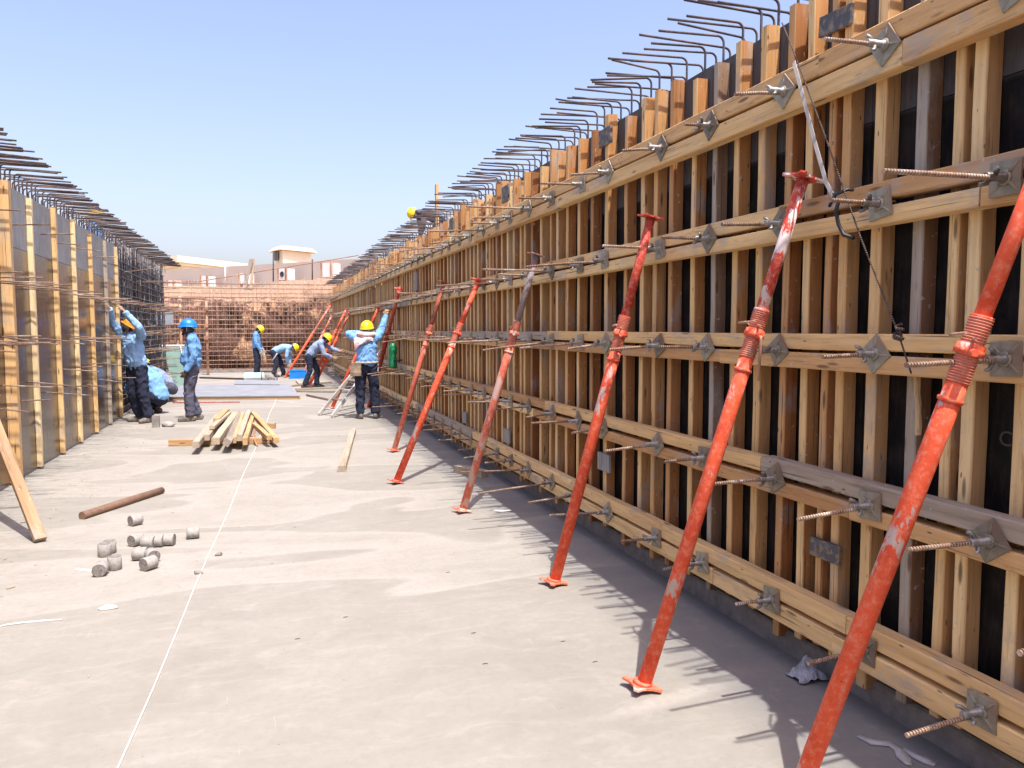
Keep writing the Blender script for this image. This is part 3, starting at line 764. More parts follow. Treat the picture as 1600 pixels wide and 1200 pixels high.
prop(G(1248, 1237), PX(1655, 185, 2.25), 'orange-red prop nearest the camera, running off the right and bottom edges', .555, M_red, M_red, r=.033, cy=545)
prop(G(1003, 1078), PX(1256, 276, XT), 'orange-red prop with white chipped paint on its upper tube, second nearest the camera', .585, M_red, m_paint('chipped_red', (.52, .06, .035), (.66, .60, .55), 1.0), r=.032, handle=-1)
prop(G(865, 914), PX(1018, 338, XT), 'orange-red prop with a dark red upper tube, third nearest the camera', .60, M_red, M_red_dark, r=.034)
prop(G(722, 801), PX(839, 397, XT), 'faded pinkish prop with a grey rusty upper tube and splashed paint', .60, M_red_pink, m_paint('grey_rust_tube', (.30, .12, .09), (.26, .24, .23), 1.6), r=.034)
prop(G(618, 756), PX(748, 438, XT), 'bright orange prop fifth from the camera, brighter of the adjoining two', .53, M_red, M_red, r=.036)
prop(G(615, 706), PX(694, 440, XT), 'thinner orange prop with a rusty brown collar, standing just behind a brighter one', .57, M_red_pink, m_paint('rust_red_tube', (.42, .12, .07), (.2, .1, .07), 1.0), r=.034)
prop(G(577, 636), PX(624, 452, XT), 'dark red prop held by the raised hand of the worker in the red scarf', .5, m_paint('deep_red', (.40, .02, .015), (.3, .1, .08), .3), M_red_dark, r=.040)
prop(G(518, 639), PX(592, 480, XT), 'orange prop passing behind the worker in the red scarf and the aluminium ladder', .5, M_red, M_red, r=.038)
prop(G(481, 606), PX(541, 484, XT), 'bright orange prop in front of the stooping worker, left one of a close pair', .5, M_red, M_red, r=.045)
prop(G(490, 604), PX(546, 489, XT), 'bright orange prop in front of the stooping worker, right one of a close pair', .5, M_red, M_red_pink, r=.040)
prop(G(445, 590), PX(517, 476, XT), 'farthest long orange prop, its foot near the blue plastic box', .55, M_red, M_red_pink, r=.042)
prop(G(470, 591), PX(519, 492, XT), 'thin faded prop right of the blue plastic box at the far end', .55, M_red_pink, M_red_pink, r=.036)

# strap and wire hanging on the near studs
m = MB(); pts = [PX(1240, 96, 2.22), PX(1257, 160, 2.20), PX(1273, 222, 2.19), PX(1291, 286, 2.18), PX(1302, 306, 2.18)]
for i in range(len(pts) - 1): m.beam(pts[i], pts[i + 1], .017, .003, up=(1, .3, 0), tone=.5, ch=.0005)
tag(m.build('plastic_strap', simple('strap_band', (.50, .45, .40), .5)), 'pale flat plastic strap hanging slantwise over the upper walers', 'strap')
m = MB(); m.tube([PX(1302, 300, 2.19), PX(1310, 316, 2.17), PX(1306, 330, 2.17), PX(1310, 350, 2.18), PX(1318, 367, 2.19), PX(1334, 372, 2.2)], .008, 8)
m.tube([PX(1296, 322, 2.18), PX(1306, 304, 2.16), PX(1324, 296, 2.18), PX(1332, 297, 2.22)], .007, 8)
tag(m.build('rubber_hook', M_black), 'dark bent rubber hook at the lower end of the pale strap', 'hook')
m = MB(); m.tube([PX(1222, 36, 2.36), PX(1236, 70, 2.25), PX(1290, 215, 2.17), PX(1345, 372, 2.17), PX(1404, 522, 2.17), PX(1424, 584, 2.2)], .0032, 6)
for i in range(5):
    c = PX(1404, 522, 2.17) + V((0, rnd.uniform(-.006, .006), rnd.uniform(-.012, .012))); m.tube([c + V((0, -.02, .01 * i - .03)), c + V((-.015, 0, .008 * i - .02)), c + V((0, .02, .01 * i - .02)), c + V((.01, 0, .01 * i - .01))], .006, 6)
tag(m.build('tie_wire', M_rebar), 'thin rusty wire with a knot, strung down from the near stud tops', 'wire')
m = MB(); m.beam(PX(1432, 582, XS - .012), PX(1436, 680, XS - .012), .018, .02, up=(1, 0, 0), tone=.95, jit=.003, seg=6)
tag(m.build('wood_splinter', M_wood_clean, wall), 'pale split sliver of timber')

# green bottle slung on the wall
bp = PX(614, 575, 2.10)
bt = thing('water_bottle', bp, 'tall green wrapped bottle slung from the walers beside the reaching worker', 'bottle')
MB().lathe([(.0, 0), (.068, .01), (.075, .04), (.072, .17), (.062, .22), (.075, .27), (.074, .36), (.04, .42), (.026, .44)], 16, Matrix.Translation(bp)).build('body', M_green, bt)
MB().lathe([(.03, .44), (.03, .48), (.0, .485)], 12, Matrix.Translation(bp)).build('cap', M_green, bt)
MB().tube([bp + V((.0, -.07, .13)), bp + V((.06, -.1, .135)), bp + V((.16, -.07, .14))], .012, 6).build('strap', M_black, bt)

# ------------------------------------------------------------------ things on the floor
# long white setting-out string
p0, p1 = G(178, 1215), G(434, 618); m = MB(); pts = []
for i in range(25):
    q = i / 24; p = p0.lerp(p1, q); pts.append(V((p.x + .006 * math.sin(q * 31), p.y, .004)))
m.tube(pts, .0030, 6); tag(m.build('string_line', M_string), 'white string line stretched along the middle of the concrete floor', 'string')
# cut concrete cores
cores = [(211, 822, 'y', .9, 'core lying alone farthest back behind the others, round face to the camera'),
         (212, 854, 'y', .7, 'core lying left of the row of three, round face to the camera'),
         (231, 858, 'x', .2, 'core lying first on the left in the row of three'),
         (245, 856, 'x', .15, 'core lying in the middle of the row of three'),
         (262, 854, 'x', .12, 'core lying at the right end of the row of three'),
         (162, 871, 'z', 0, 'upright core at the far left, standing in front of another upright core'),
         (170, 866, 'z', 0, 'upright core half hidden behind the one at the far left'),
         (178, 892, 'z', 0, 'upright core touching the lying one in front'),
         (156, 901, 'y', .05, 'core lying nearest the camera, rough round face showing'),
         (218, 877, 'x', .1, 'core lying sideways left of the front group of three'),
         (237, 879, 'y', -.4, 'core lying behind the tan-faced one in the front group'),
         (232, 892, 'y', .75, 'core with a pale tan face, frontmost on the right'),
         (301, 843, 'x', -.15, 'core lying alone on the right, toward the white string')]
for (px, py, ax, a, lab) in cores:
    c = G(px, py); r_ = .044; L = .088
    c = c + (V((0, .03, 0)) if ax == 'y' else V((0, .035, 0)))
    t = thing('concrete_core', c, 'grey cut concrete ' + lab, 'concrete core', 'cut concrete cores scattered on the floor')
    if ax == 'z': M = Matrix.Translation(c)
    elif ax == 'x': M = Matrix.Translation(c + V((0, 0, r_))) @ Matrix.Rotation(-a - YAW + .25, 4, 'Z') @ Matrix.Rotation(R(90), 4, 'Y') @ Matrix.Translation((0, 0, -L / 2))
    else: M = Matrix.Translation(c + V((0, 0, r_))) @ Matrix.Rotation(-a, 4, 'Z') @ Matrix.Rotation(R(-90), 4, 'X') @ Matrix.Translation((0, 0, -L / 2))
    MB().lathe([(r_ - .003, .001), (r_, .004), (r_ - .001, L * .5), (r_, L - .004), (r_ - .003, L - .001)], 28, M).build('body', M_core, t)
    for zz in (-.001, L - .0015): MB().lathe([(r_ - .004, zz), (r_ - .004, zz + 0.0025)], 24, M).build('end_face', M_corecut, t)
# brown pole
a, b = G(128, 806, .03), G(253, 766, .03)
tag(MB().tube([a, a.lerp(b, .5), b], [.034, .036, .032], 14).build('wooden_pole', simple('brown_pole', (.21, .12, .075), .8, .15, 20)), 'round brown wooden pole lying on the floor behind the concrete cores', 'pole')
# single timber right of centre
a, b = G(534, 733, .035), G(552, 672, .035)
tag(MB().beam(a, b, .085, .07, tone=.5, jit=.002, seg=8).build('loose_timber', M_wood_grey), 'single weathered square timber lying alone on the floor right of the pile', 'timber')
# leaning brace at the left edge
a = V((-1.63, 6.42, .02)); b = V((-2.38, 7.47, 1.43)); 
tag(MB().beam(a, b, .045, .082, up=(.6, .8, .4), tone=.5, jit=.002, seg=10).build('leaning_brace', M_brace), 'tan timber brace leaning from the floor to the left-hand form at the picture edge', 'timber')
# lumber pile
PG = 'timbers in the pile on the floor'
def timber(a, b, w_, h_, lab, tone, mat=M_wood_clean, roll=0.0):
    up = V((math.sin(roll), 0, math.cos(roll)))
    o = MB().beam(a, b, w_, h_, up=up, tone=tone, jit=.0025, seg=8, ch=.006).build('pile_timber', mat)
    tag(o, lab, 'timber', PG)
zb = .045
timber(G(264, 692, zb), G(425, 688, zb), .07, .09, 'orange crosswise bearer under the front of the timber pile, sticking out to its left', .35)
timber(G(345, 664, zb), G(430, 665, zb), .07, .09, 'short orange crosswise bearer under the rear right of the timber pile', .3)
z1 = .135; z2 = .215
def gz(px, py, z): return G(px, py, z)
timber(gz(306, 695, .13), gz(340, 651, z1), .085, .08, 'grey timber at the far left front of the pile, its orange end sticking out lowest', .5, M_wood_grey)
timber(gz(322, 684, z1), gz(353, 648, z1), .085, .08, 'second timber from the left in the lower layer of the pile', .6, M_wood_grey)
timber(gz(337, 689, z1), gz(368, 648, z1), .10, .09, 'split rough timber at the front centre left of the pile', .8, M_wood_grey)
timber(gz(355, 692, .14), gz(374, 647, z1), .085, .085, 'grey timber tipped on its corner at the pile front', .2, M_wood_grey, .7)
timber(gz(366, 688, .12), gz(380, 648, z1), .05, .08, 'thin yellow timber low in the right half of the pile', .7)
timber(gz(374, 684, z1 + .03), gz(389, 644, z1 + .02), .075, .085, 'brown-grey timber on the upper right of the pile beside a bright orange one', .75, M_wood_grey)
timber(gz(383, 690, z1), gz(396, 648, z1), .06, .09, 'bright orange timber at the right side of the straight pile', .55)
timber(gz(338, 658, z2), gz(354, 642, z2), .09, .08, 'short tan timber lying on top at the rear left of the pile', .45)
timber(gz(331, 668, z2), gz(358, 645, z2 - .02), .07, .05, 'pale thin timber lying on top left of centre in the pile', .8, M_wood_grey)
timber(gz(432, 688, .10), gz(396, 646, .19), .075, .07, 'orange timber slanting off the right side of the pile, longest of the slanted ones', .5)
timber(gz(421, 684, .13), gz(397, 663, .19), .065, .06, 'short orange timber slanting off the right side, crossing the longer one', .6)
m = MB().tube([gz(399, 668, .16), gz(396, 684, .08), gz(402, 697, .01)], .012, 8)
tag(m.build('bent_stick', M_pipe), 'thin bent stick hanging from the right side of the timber pile', 'stick')
# wood block by the right wall, trash, cloth strip
a, b = G(714, 732, .04), G(758, 741, .04)
tag(MB().beam(a, b, .10, .08, tone=.5, jit=.003, seg=4).build('wood_block', M_wood_grey), 'grey timber block on the shaded floor under the right-hand walers', 'timber')
def blob(c, r, n=20, seed=0, flat=1.0, k2=.15):
    m = MB(); m.ball((0, 0, 0), r, n=n); v2 = []
    for p in m.v:
        p = V(p); k = 1 + .55 * noise.fractal(p / max(r) * 1.3 + V((seed, 0, 0)), 1, 2.2, 4) + k2 * abs(noise.noise(p / max(r) * 3.7 + V((0, seed, 0)))); v2.append(V(c) + V((p.x * k, p.y * k, max(p.z * k * flat, -r[2] * .6) + r[2] * .6)))
    m.v = [tuple(p) for p in v2]; return m
c = G(1262, 1060); m = MB(); n_ = 26; vs = []
for i in range(n_):
    for j in range(n_):
        x = (i / (n_ - 1) - .5) * .15; y = (j / (n_ - 1) - .5) * .12; rr = math.hypot(x / .075, y / .06)
        q = V((x * 26, y * 26, 3.3)); f = abs(noise.noise(q)) + .5 * abs(noise.noise(q * 2.3))
        z = max(.002, .085 * max(0, 1 - rr * .8) * (1.3 - 1.5 * f) + .010)
        vs.append(c + V((x + .02 * noise.noise(q + V((9, 0, 0))), y + .02 * noise.noise(q + V((0, 9, 0))), z)))
m._add(vs, [(i * n_ + j, i * n_ + j + 1, (i + 1) * n_ + j + 1, (i + 1) * n_ + j) for i in range(n_ - 1) for j in range(n_ - 1)], .5, vs, False)
o = m.build('plastic_bag', M_bag); md = o.modifiers.new('s', 'SOLIDIFY'); md.thickness = .002
tag(o, 'crumpled grey plastic bag on the shaded floor near the lowest waler', 'bag')
def ribbon(pts, wid, name, mat, lab, cat, thick=.004):
    m = MB(); n = len(pts); vs = []
    for i, p in enumerate(pts):
        p = V(p); t = (V(pts[min(i + 1, n - 1)]) - V(pts[max(i - 1, 0)])).normalized(); s = t.cross(V((0, 0, 1))).normalized()
        w_ = wid[i] if isinstance(wid, list) else wid; l = .006 * math.sin(i * 2.1)
        vs += [p + s * w_ / 2 + V((0, 0, thick + abs(l))), p - s * w_ / 2 + V((0, 0, thick)), p - s * w_ / 2 + V((0, 0, .001)), p + s * w_ / 2 + V((0, 0, .001))]
    fs = [(i * 4 + j, i * 4 + (j + 1) % 4, i * 4 + 4 + (j + 1) % 4, i * 4 + 4 + j) for i in range(n - 1) for j in range(4)] + [(3, 2, 1, 0), (n * 4 - 4, n * 4 - 3, n * 4 - 2, n * 4 - 1)]
    m._add(vs, fs, .5, vs, True); return tag(m.build(name, mat), lab, cat)
M_ctape = simple('dusty_tape', (.46, .45, .43), .6)
ribbon([G(1342, 1150), G(1362, 1160), G(1390, 1163), G(1405, 1172), G(1412, 1186), G(1420, 1197)], [.035, .055, .05, .04, .05, .02], 'tape_strip', M_ctape, 'dusty grey strip of tape on the shaded floor at the lower right', 'tape')
ribbon([G(1412, 1170), G(1430, 1182), G(1448, 1190), G(1462, 1196)], [.02, .045, .055, .03], 'tape_strip', M_ctape, 'short branch of dusty tape right beside the longer strip at the lower right', 'tape')
ribbon([G(-20, 984), G(10, 977), G(40, 973), G(70, 970), G(97, 969)], [.012, .02, .022, .016, .018], 'paper_strip', M_paper, 'long thin white paper strip on the floor at the lower left edge', 'paper')
ribbon([G(148, 893), G(118, 890)], [.02, .03], 'paper_scrap', M_paper, 'small pale scrap left of the frontmost upright core', 'paper')
tag(blob(G(169, 951), (.05, .022, .012), 12, 9).build('paper_scrap', M_paper), 'crumpled white paper scrap alone on the sunlit floor in front of the cores', 'paper')
ribbon([G(772, 797), G(785, 799), G(798, 798)], [.05, .08, .05], 'paper_scrap', M_paper, 'white paper scrap at the shade edge beside the faded prop', 'paper')
tag(blob(G(310, 896), (.028, .02, .012), 12, 3).build('stone', M_conc), 'flat grey stone just right of the front cores', 'stone')
tag(blob(G(342, 868), (.022, .018, .016), 12, 5).build('stone', M_conc), 'small dark lump touching the white string', 'stone')
# block spacer and rubble near the left worker's feet
c = G(247, 668)
tag(MB().box(c + V((-.09, 0, 0)), c + V((.02, .10, .19)), ch=.006).build('concrete_block', M_conc), 'small upright concrete block on the floor beside the boots of the reaching bearded worker', 'block')
tag(blob(G(263, 667), (.10, .06, .05), 16, 12).build('mortar_lump', M_core), 'pale crumbled lump of mortar right of the small concrete block', 'rubble')
# shuttering sheets on a low frame in the middle distance
a = G(222, 626); b = G(468, 624); c2 = G(452, 604); d2 = G(262, 607)
t = thing('shuttering_platform', (a + b) / 2, 'grey shuttering sheets on a low timber frame lying across the floor behind the timber pile', 'platform')
m = MB(); zt = .085; vs = [V((q.x, q.y, z)) for z in (zt - .018, zt) for q in (a, b, c2, d2)]
m._add(vs, [(3, 2, 1, 0), (4, 5, 6, 7), (0, 1, 5, 4), (1, 2, 6, 5), (2, 3, 7, 6), (3, 0, 4, 7)], .5, vs); m.build('sheet', M_sheet, t)
for p, q in ((a, b), (b, c2), (d2, c2)):
    MB().beam(p + V((0, .04, .033)), q + V((0, .04, .033)), .045, .066, tone=.5, jit=.001, seg=6).build('edge_timber', M_wood_clean, t)
a, b, c2, d2 = G(366, 606), G(437, 607), G(434, 600), G(368, 599)
m = MB(); vs = [V((q.x, q.y, z)) for z in (.09, .11) for q in (a, b, c2, d2)]
m._add(vs, [(3, 2, 1, 0), (4, 5, 6, 7), (0, 1, 5, 4), (1, 2, 6, 5), (2, 3, 7, 6), (3, 0, 4, 7)], .5, vs)
tag(m.build('shuttering_sheet', M_sheet), 'smaller grey sheet lying behind the large shuttering platform', 'sheet')
tag(MB().tube([G(270, 629, .02), G(375, 628, .02)], .012, 8).build('red_rod', M_red_dark), 'thin red rod on the floor along the front of the grey platform', 'rod')
tag(MB().tube([G(312, 590, .03), G(382, 592, .03)], .03, 8).build('floor_pipe', M_rebar), 'dark pipe lying on the floor left of the cyan foam board', 'pipe')
a, b = G(381, 597), G(412, 597)
tag(MB().box((a.x, a.y, .12), (b.x, a.y + 1.5, .20)).build('foam_board', M_foam), 'pale cyan foam board lying by the feet of the standing yellow-helmeted worker', 'foam board')
tag(MB().box((a.x, a.y + .05, .0), (b.x, a.y + 1.4, .118)).build('foam_board', M_white), 'white foam block under the pale cyan board', 'foam board')
c = G(421, 598); t = thing('wire_basket', c, 'square wire basket with a mortar heap beside the cyan foam board', 'basket')
m = MB(); hw, hh = .22, .32
for z in (.0, hh): m.tube([c + V((-hw, 0, z)), c + V((hw, 0, z)), c + V((hw, .4, z)), c + V((-hw, .4, z)), c + V((-hw, 0, z))], .012, 6)
for x in (-hw, hw):
    for y in (0, .4): m.tube([c + V((x, y, 0)), c + V((x, y, hh))], .012, 6)
m.build('wire_frame', M_rebar, t); blob(c + V((0, .2, 0)), (.15, .12, .16), 16, 8).build('mortar_heap', M_conc, t)
a = G(453, 592); t = thing('plastic_crate', a, 'bright blue plastic crate at the feet of the bending worker by the far grid', 'crate')
m = MB(); w_, d_, h_ = .52, .4, .27
for lo, hi in (((0, 0, 0), (w_, .015, h_)), ((0, d_, 0), (w_, d_ + .015, h_)), ((0, .015, 0), (.015, d_, h_)), ((w_ - .015, .015, 0), (w_, d_, h_)), ((.015, .015, 0), (w_ - .015, d_, .015))):
    m.box(a + V(lo), a + V(hi), ch=.002)
m.build('body', M_bluebox, t)
MB().box(a + V((-.012, -.012, h_ - .03)), a + V((w_ + .012, -.001, h_)), ch=.002).build('rim', M_bluebox, t)
# leaning green board
Yb = G(284, 603).y; q = [PY(249, 541, Yb + .35), PY(288, 541, Yb + .35), PY(293, 603, Yb), PY(274, 603, Yb)]
m = MB(); vs = q + [p + V((.01, .06, .01)) for p in q]
m._add(vs, [(0, 1, 2, 3), (7, 6, 5, 4), (0, 4, 5, 1), (1, 5, 6, 2), (2, 6, 7, 3), (3, 7, 4, 0)], .5, vs)
tag(m.build('gypsum_board', M_teal), 'green tapering board leaning upright behind the blue-helmeted worker', 'board')
m = MB(); k0 = q[1].lerp(q[0], .16); k1 = q[2].lerp(q[3], -.1)
m.beam(k0 + V((0, -.03, 0)), k1 + V((0, -.03, .0)), .03, .03, tone=.5); tag(m.build('white_batten', M_white), 'thin white batten leaning against the green tapering board', 'batten')
m = MB(); m.box(q[0] + V((0, -.01, 0)), q[1] + V((0, .09, .045)), ch=.004); o = m.build('edging', M_white); m = bpy.data.objects['gypsum_board']; o.parent = m
# loose boards near the far props
for i, (x0, y0, x1, y1, w_, t_, lab) in enumerate([(452, 603, 518, 597, .06, .2, 'farthest thin board pointing at the prop pair'), (462, 608, 552, 604, .06, .3, 'long thin board lying crosswise behind the aluminium ladder'),
        (458, 611, 560, 612, .06, .1, 'long grey board lying crosswise just ahead of the ladder foot'), (481, 617, 516, 624, .10, .15, 'short thick grey board between the grey platform and the ladder'),
        (465, 595, 470, 600, .12, .6, 'short pale offcut lying right of the far props')]):
    tag(MB().beam(G(x0, y0, .03), G(x1, y1, .03), w_, .045, tone=t_, jit=.002, seg=5).build('loose_board', M_wood_grey), lab, 'board', 'loose boards by the far props')
# ladder leaning right
ba, bb = V((.90, 14.45, .02)), V((1.10, 14.05, .02)); ta, tb = V((2.05, 15.75, 1.16)), V((2.20, 15.42, 1.16))
t = thing('aluminium_ladder', (ba + bb) / 2, 'short aluminium ladder leaning to the right-hand walers behind the worker in the red scarf', 'ladder')
for p, q in ((ba, ta), (bb, tb)): MB().beam(p, q, .03, .07, up=(-.6, -.2, .8), tone=.5).build('rail', M_alu, t)
for i in range(7):
    k = (i + .6) / 7; MB().tube([ba.lerp(ta, k), bb.lerp(tb, k)], .015, 8).build('rung', M_alu, t)
# debris: uncountable chips
mb = MB(); r2 = random.Random(3)
for i in range(380):
    left = r2.random() < .5
    if left: x, y = r2.gauss(-1.9, .35), r2.uniform(4.5, 15)
    else: x, y = r2.uniform(-2.2, 2.2), r2.uniform(1.8, 16)
    if x < -2.4: continue
    s = r2.uniform(.0015, .006) * (2.2 if r2.random() < .08 else 1) * (1 if y > 4 else .5); a = r2.uniform(0, 3.1); dx, dy = math.cos(a) * s * 1.8, math.sin(a) * s * 1.8
    mb.beam((x - dx, y - dy, s * .4), (x + dx, y + dy, s * .4), s * .8, s * .6, tone=r2.random(), ch=.0005, rn=r2)
tag(mb.build('wood_chips', M_wood_grey), 'scattered chips and splinters on the floor', 'debris', kind='stuff')
mb = MB()
for (px, py) in [(465, 999), (758, 1038), (930, 1035), (740, 990), (880, 1003), (700, 895), (952, 867), (1020, 868), (870, 875), (1245, 915), (690, 540), (540, 965)]:
    c = G(px, py + 0); a = rnd.uniform(-.6, .6); mb.tube([c + V((-.012, 0, .003)), c + V((0, .004, .003)), c + V((.012, .006 * a, .004))], .0016, 5)
tag(mb.build('bent_nails', M_rebar), 'bent nails scattered on the floor', 'debris', kind='stuff')

# ------------------------------------------------------------------ scaffold by the far left corner
sc0 = PY(281, 590, 28.6); sc0.z = 0
t = thing('pipe_scaffold', sc0, 'rusty pipe scaffold standing in front of the far rebar grid at the left', 'scaffold')
px_ = [(254, 28.6), (281, 28.6), (322, 28.6)]
for (q, yv), top in zip(px_, (455, 463, 470)):
    a = PY(q, top, yv); MB().tube([(a.x, a.y, 0), a], .045, 10).build('standard', M_pipe, t)
for (qa, ya, qb, yb) in ((248, 464, 320, 467), (248, 486, 322, 488), (248, 506, 320, 508)):
    MB().tube([PY(qa, ya, 28.5), PY(qb, yb, 28.5)], .03, 8).build('ledger', M_pipe, t)
for q, yv in ((322, 483), (322, 509), (322, 528), (281, 488), (281, 508)):
    p = PY(q, yv, 28.56); MB().box(p - V((.07, .07, .06)), p + V((.07, .07, .06)), ch=.015).build('coupler', M_pipe, t)
p = PY(256, 497, 28.3); MB().box(p - V((.22, .02, .22)), p + V((.30, .02, .20))).build('sheet_panel', M_sheet, t)
# red railing line with posts beyond the bank, two grey planks
t = thing('rope_railing', PY(425, 440, 36), 'thin red railing line on slender posts above the far bank', 'railing')
MB().tube([PY(247, 441, 36), PY(310, 440, 36), PY(400, 425, 36), PY(487, 411, 36), PY(560, 399, 36)], .022, 6).build('rail', M_pipe, t)
for (q, t0, t1) in ((427, 393, 440), (488, 405, 438)): MB().tube([PY(q, t1, 36), PY(q, t0, 36)], .03, 6).build('post', M_rebar, t)
tag(MB().beam(PY(380, 458, 35.4), PY(393, 405, 35.8), .20, .05, tone=.1).build('leaning_plank', M_wood_grey), 'grey plank slanting up above the far bank', 'plank')
tag(MB().beam(PY(392, 452, 35.6), PY(396, 404, 35.9), .12, .05, tone=.9).build('leaning_plank', M_wood_grey), 'upright pale plank right behind the slanting grey one above the far bank', 'plank')

# ------------------------------------------------------------------ buildings beyond
def PD(px, py, D):
    d = ray(px, py); f = CM @ V((0, 0, -1)); return V((0, 0, H_CAM)) + d * (D / d.dot(f))
def quad_block(a, b, depth, z0, z1, name, mat, parent):
    """box with front foot line a-b (points), running back by depth"""
    a = V((a.x, a.y, 0)); b = V((b.x, b.y, 0)); n = (b - a).normalized(); back = V((-n.y, n.x, 0)) * depth
    m = MB(); vs = [V((q.x, q.y, z)) for z in (z0, z1) for q in (a, b, b + back, a + back)]
    m._add(vs, [(3, 2, 1, 0), (4, 5, 6, 7), (0, 1, 5, 4), (1, 2, 6, 5), (2, 3, 7, 6), (3, 0, 4, 7)], .5, vs); return m.build(name, mat, parent)
a, b = PD(225, 424, 68), PD(600, 402, 52); 
t = thing('beige_building', V((a.x, a.y, 3.3)), 'long low beige building beyond the bank with air-conditioning units along its wall', 'building')
za, zbb = a.z, b.z; A, B = V((a.x, a.y, 3.2)), V((b.x, b.y, 3.2)); n = (B - A).normalized(); bk = V((-n.y, n.x, 0)) * 9
m = MB(); vs = [A, B, B + bk, A + bk] + [V((A.x, A.y, za)), V((B.x, B.y, zbb)), V((B.x + bk.x, B.y + bk.y, zbb)), V((A.x + bk.x, A.y + bk.y, za))]
m._add(vs, [(3, 2, 1, 0), (4, 5, 6, 7), (0, 1, 5, 4), (1, 2, 6, 5), (2, 3, 7, 6), (3, 0, 4, 7)], .5, vs); m.build('wall', M_beige, t)
m = MB(); m.tube([PD(352, 416, 61.5), PD(352, 446, 61.5)], .06, 6); m.build('downpipe', M_white, t)
acs = [(272, 447, 17, 64.2, 'air conditioner farthest left on the beige wall'), (324, 440, 17, 62.0, 'air conditioner second from left on the beige wall'), (384, 436, 17, 59.4, 'air conditioner behind the grey planks'),
       (446, 429, 19, 56.6, 'air conditioner with a round fan grille under the turret'), (515, 423, 23, 53.6, 'air conditioner farthest right on the beige wall, beside the rebar tails')]
for (q, yv, wpx, D, lab) in acs:
    c = PD(q, yv, D - .6); s = wpx * D / F; nn = n; fr = V((nn.y, -nn.x, 0))
    t2 = thing('air_conditioner', c, 'white ' + lab, 'air conditioner', 'air conditioners on the beige wall')
    def bx(l0, l1, z0, z1, d0, d1, name, mat):
        m = MB(); vs = [c + nn * l + fr * d + V((0, 0, z)) for z in (z0, z1) for (l, d) in ((l0, d1), (l1, d1), (l1, d0), (l0, d0))]
        m._add(vs, [(3, 2, 1, 0), (4, 5, 6, 7), (0, 1, 5, 4), (1, 2, 6, 5), (2, 3, 7, 6), (3, 0, 4, 7)], .5, vs); return m.build(name, mat, t2)
    bx(-s * .38, s * .38, -s * .45, s * .5, -.3, .3, 'casing', M_white)
    for sg in (-1, 1): bx(sg * s * .46 - .05, sg * s * .46 + .05, -s * .7, s * .55, -.3, .36, 'side_frame', M_coral if 0 else M_pipe)
    bx(s * .52, s * .72, -s * .5, s * .45, -.3, .25, 'duct', M_white)
    bx(-s * .4, s * .75, -s * 1.15, -s * .72, -.2, .2, 'plinth', M_white)
    if 'fan' not in lab: continue
    g = MB(); Mx = Matrix.Translation(c + fr * .31) @ fr.to_track_quat('Z', 'Y').to_matrix().to_4x4()
    g.lathe([(s * .24, 0), (s * .24, .03), (s * .18, .03), (s * .18, 0)], 20, Mx); g.build('fan_grille', M_greytr, t2)
# villa
t = thing('cream_villa', PD(277, 420, 95), 'cream villa roof with wide cornice rising behind the beige building at left', 'building')
def corner_block(pc, pl, pr, Dc, Dl, Dr, zlo, over, name, mat, parent):
    pass
def prism_pts(pts, z0, z1, name, mat, parent):
    k = len(pts); m = MB(); vs = [V((p.x, p.y, z0)) for p in pts] + [V((p.x, p.y, z1)) for p in pts]
    m._add(vs, [tuple(range(k - 1, -1, -1)), tuple(range(k, 2 * k))] + [(i, (i + 1) % k, k + (i + 1) % k, k + i) for i in range(k)], .5, vs); return m.build(name, mat, parent)
def plan(c, l, r):
    c, l, r = V((c.x, c.y, 0)), V((l.x, l.y, 0)), V((r.x, r.y, 0)); return [c, r, r + l - c, l]
def inset(pts, k):
    m = sum(pts, V()) / 4; return [p + (m - p).normalized() * k for p in pts]
pl = plan(PD(277, 410, 90), PD(235, 410, 98), PD(414, 410, 105))
zt = PD(277, 399, 90).z
prism_pts(pl, zt - .75, zt, 'cornice', M_creamroof, t); prism_pts(inset(pl, .7), zt - 1.1, zt - .78, 'cornice_step', M_creamroof, t); prism_pts(inset(pl, 1.4), 3, zt - 1.12, 'wall', M_cream, t)
t = thing('cream_turret', PD(441, 410, 78), 'cream stair turret with coral tiled roof rising behind the beige building', 'building')
pl = plan(PD(441, 400, 78), PD(427, 400, 80.6), PD(488, 400, 81))
zt = PD(441, 383.5, 78).z; zm = PD(441, 389.5, 78).z
ov = [p + (p - sum(pl, V()) / 4).normalized() * .55 for p in pl]; ce = sum(pl, V()) / 4
m = MB(); lo = [V((p.x, p.y, zm - .05)) for p in ov]; hi = [V((p.x, p.y, zt)) for p in pl]
m._add(lo + hi, [(3, 2, 1, 0), (4, 5, 6, 7), (0, 1, 5, 4), (1, 2, 6, 5), (2, 3, 7, 6), (3, 0, 4, 7)], .5, lo + hi); m.build('roof', M_coral, t)
prism_pts(inset(pl, .15), 3, zm - .08, 'wall', M_cream, t)
wc = PD(430.5, 400, 79.4); MB().box(wc - V((.25, .5, .5)), wc + V((.2, .2, .5))).build('window', M_glass, t)

# slim post and lamp bits seen over the right wall
tag(MB().beam(V((2.95, 13.6, 2.62)), V((2.95, 13.6, 4.15)), .10, .05, tone=.4, up=(1, 0, 0)).build('timber_post', M_wood), 'reddish timber post sticking up behind the hooked bars of the right wall', 'post')
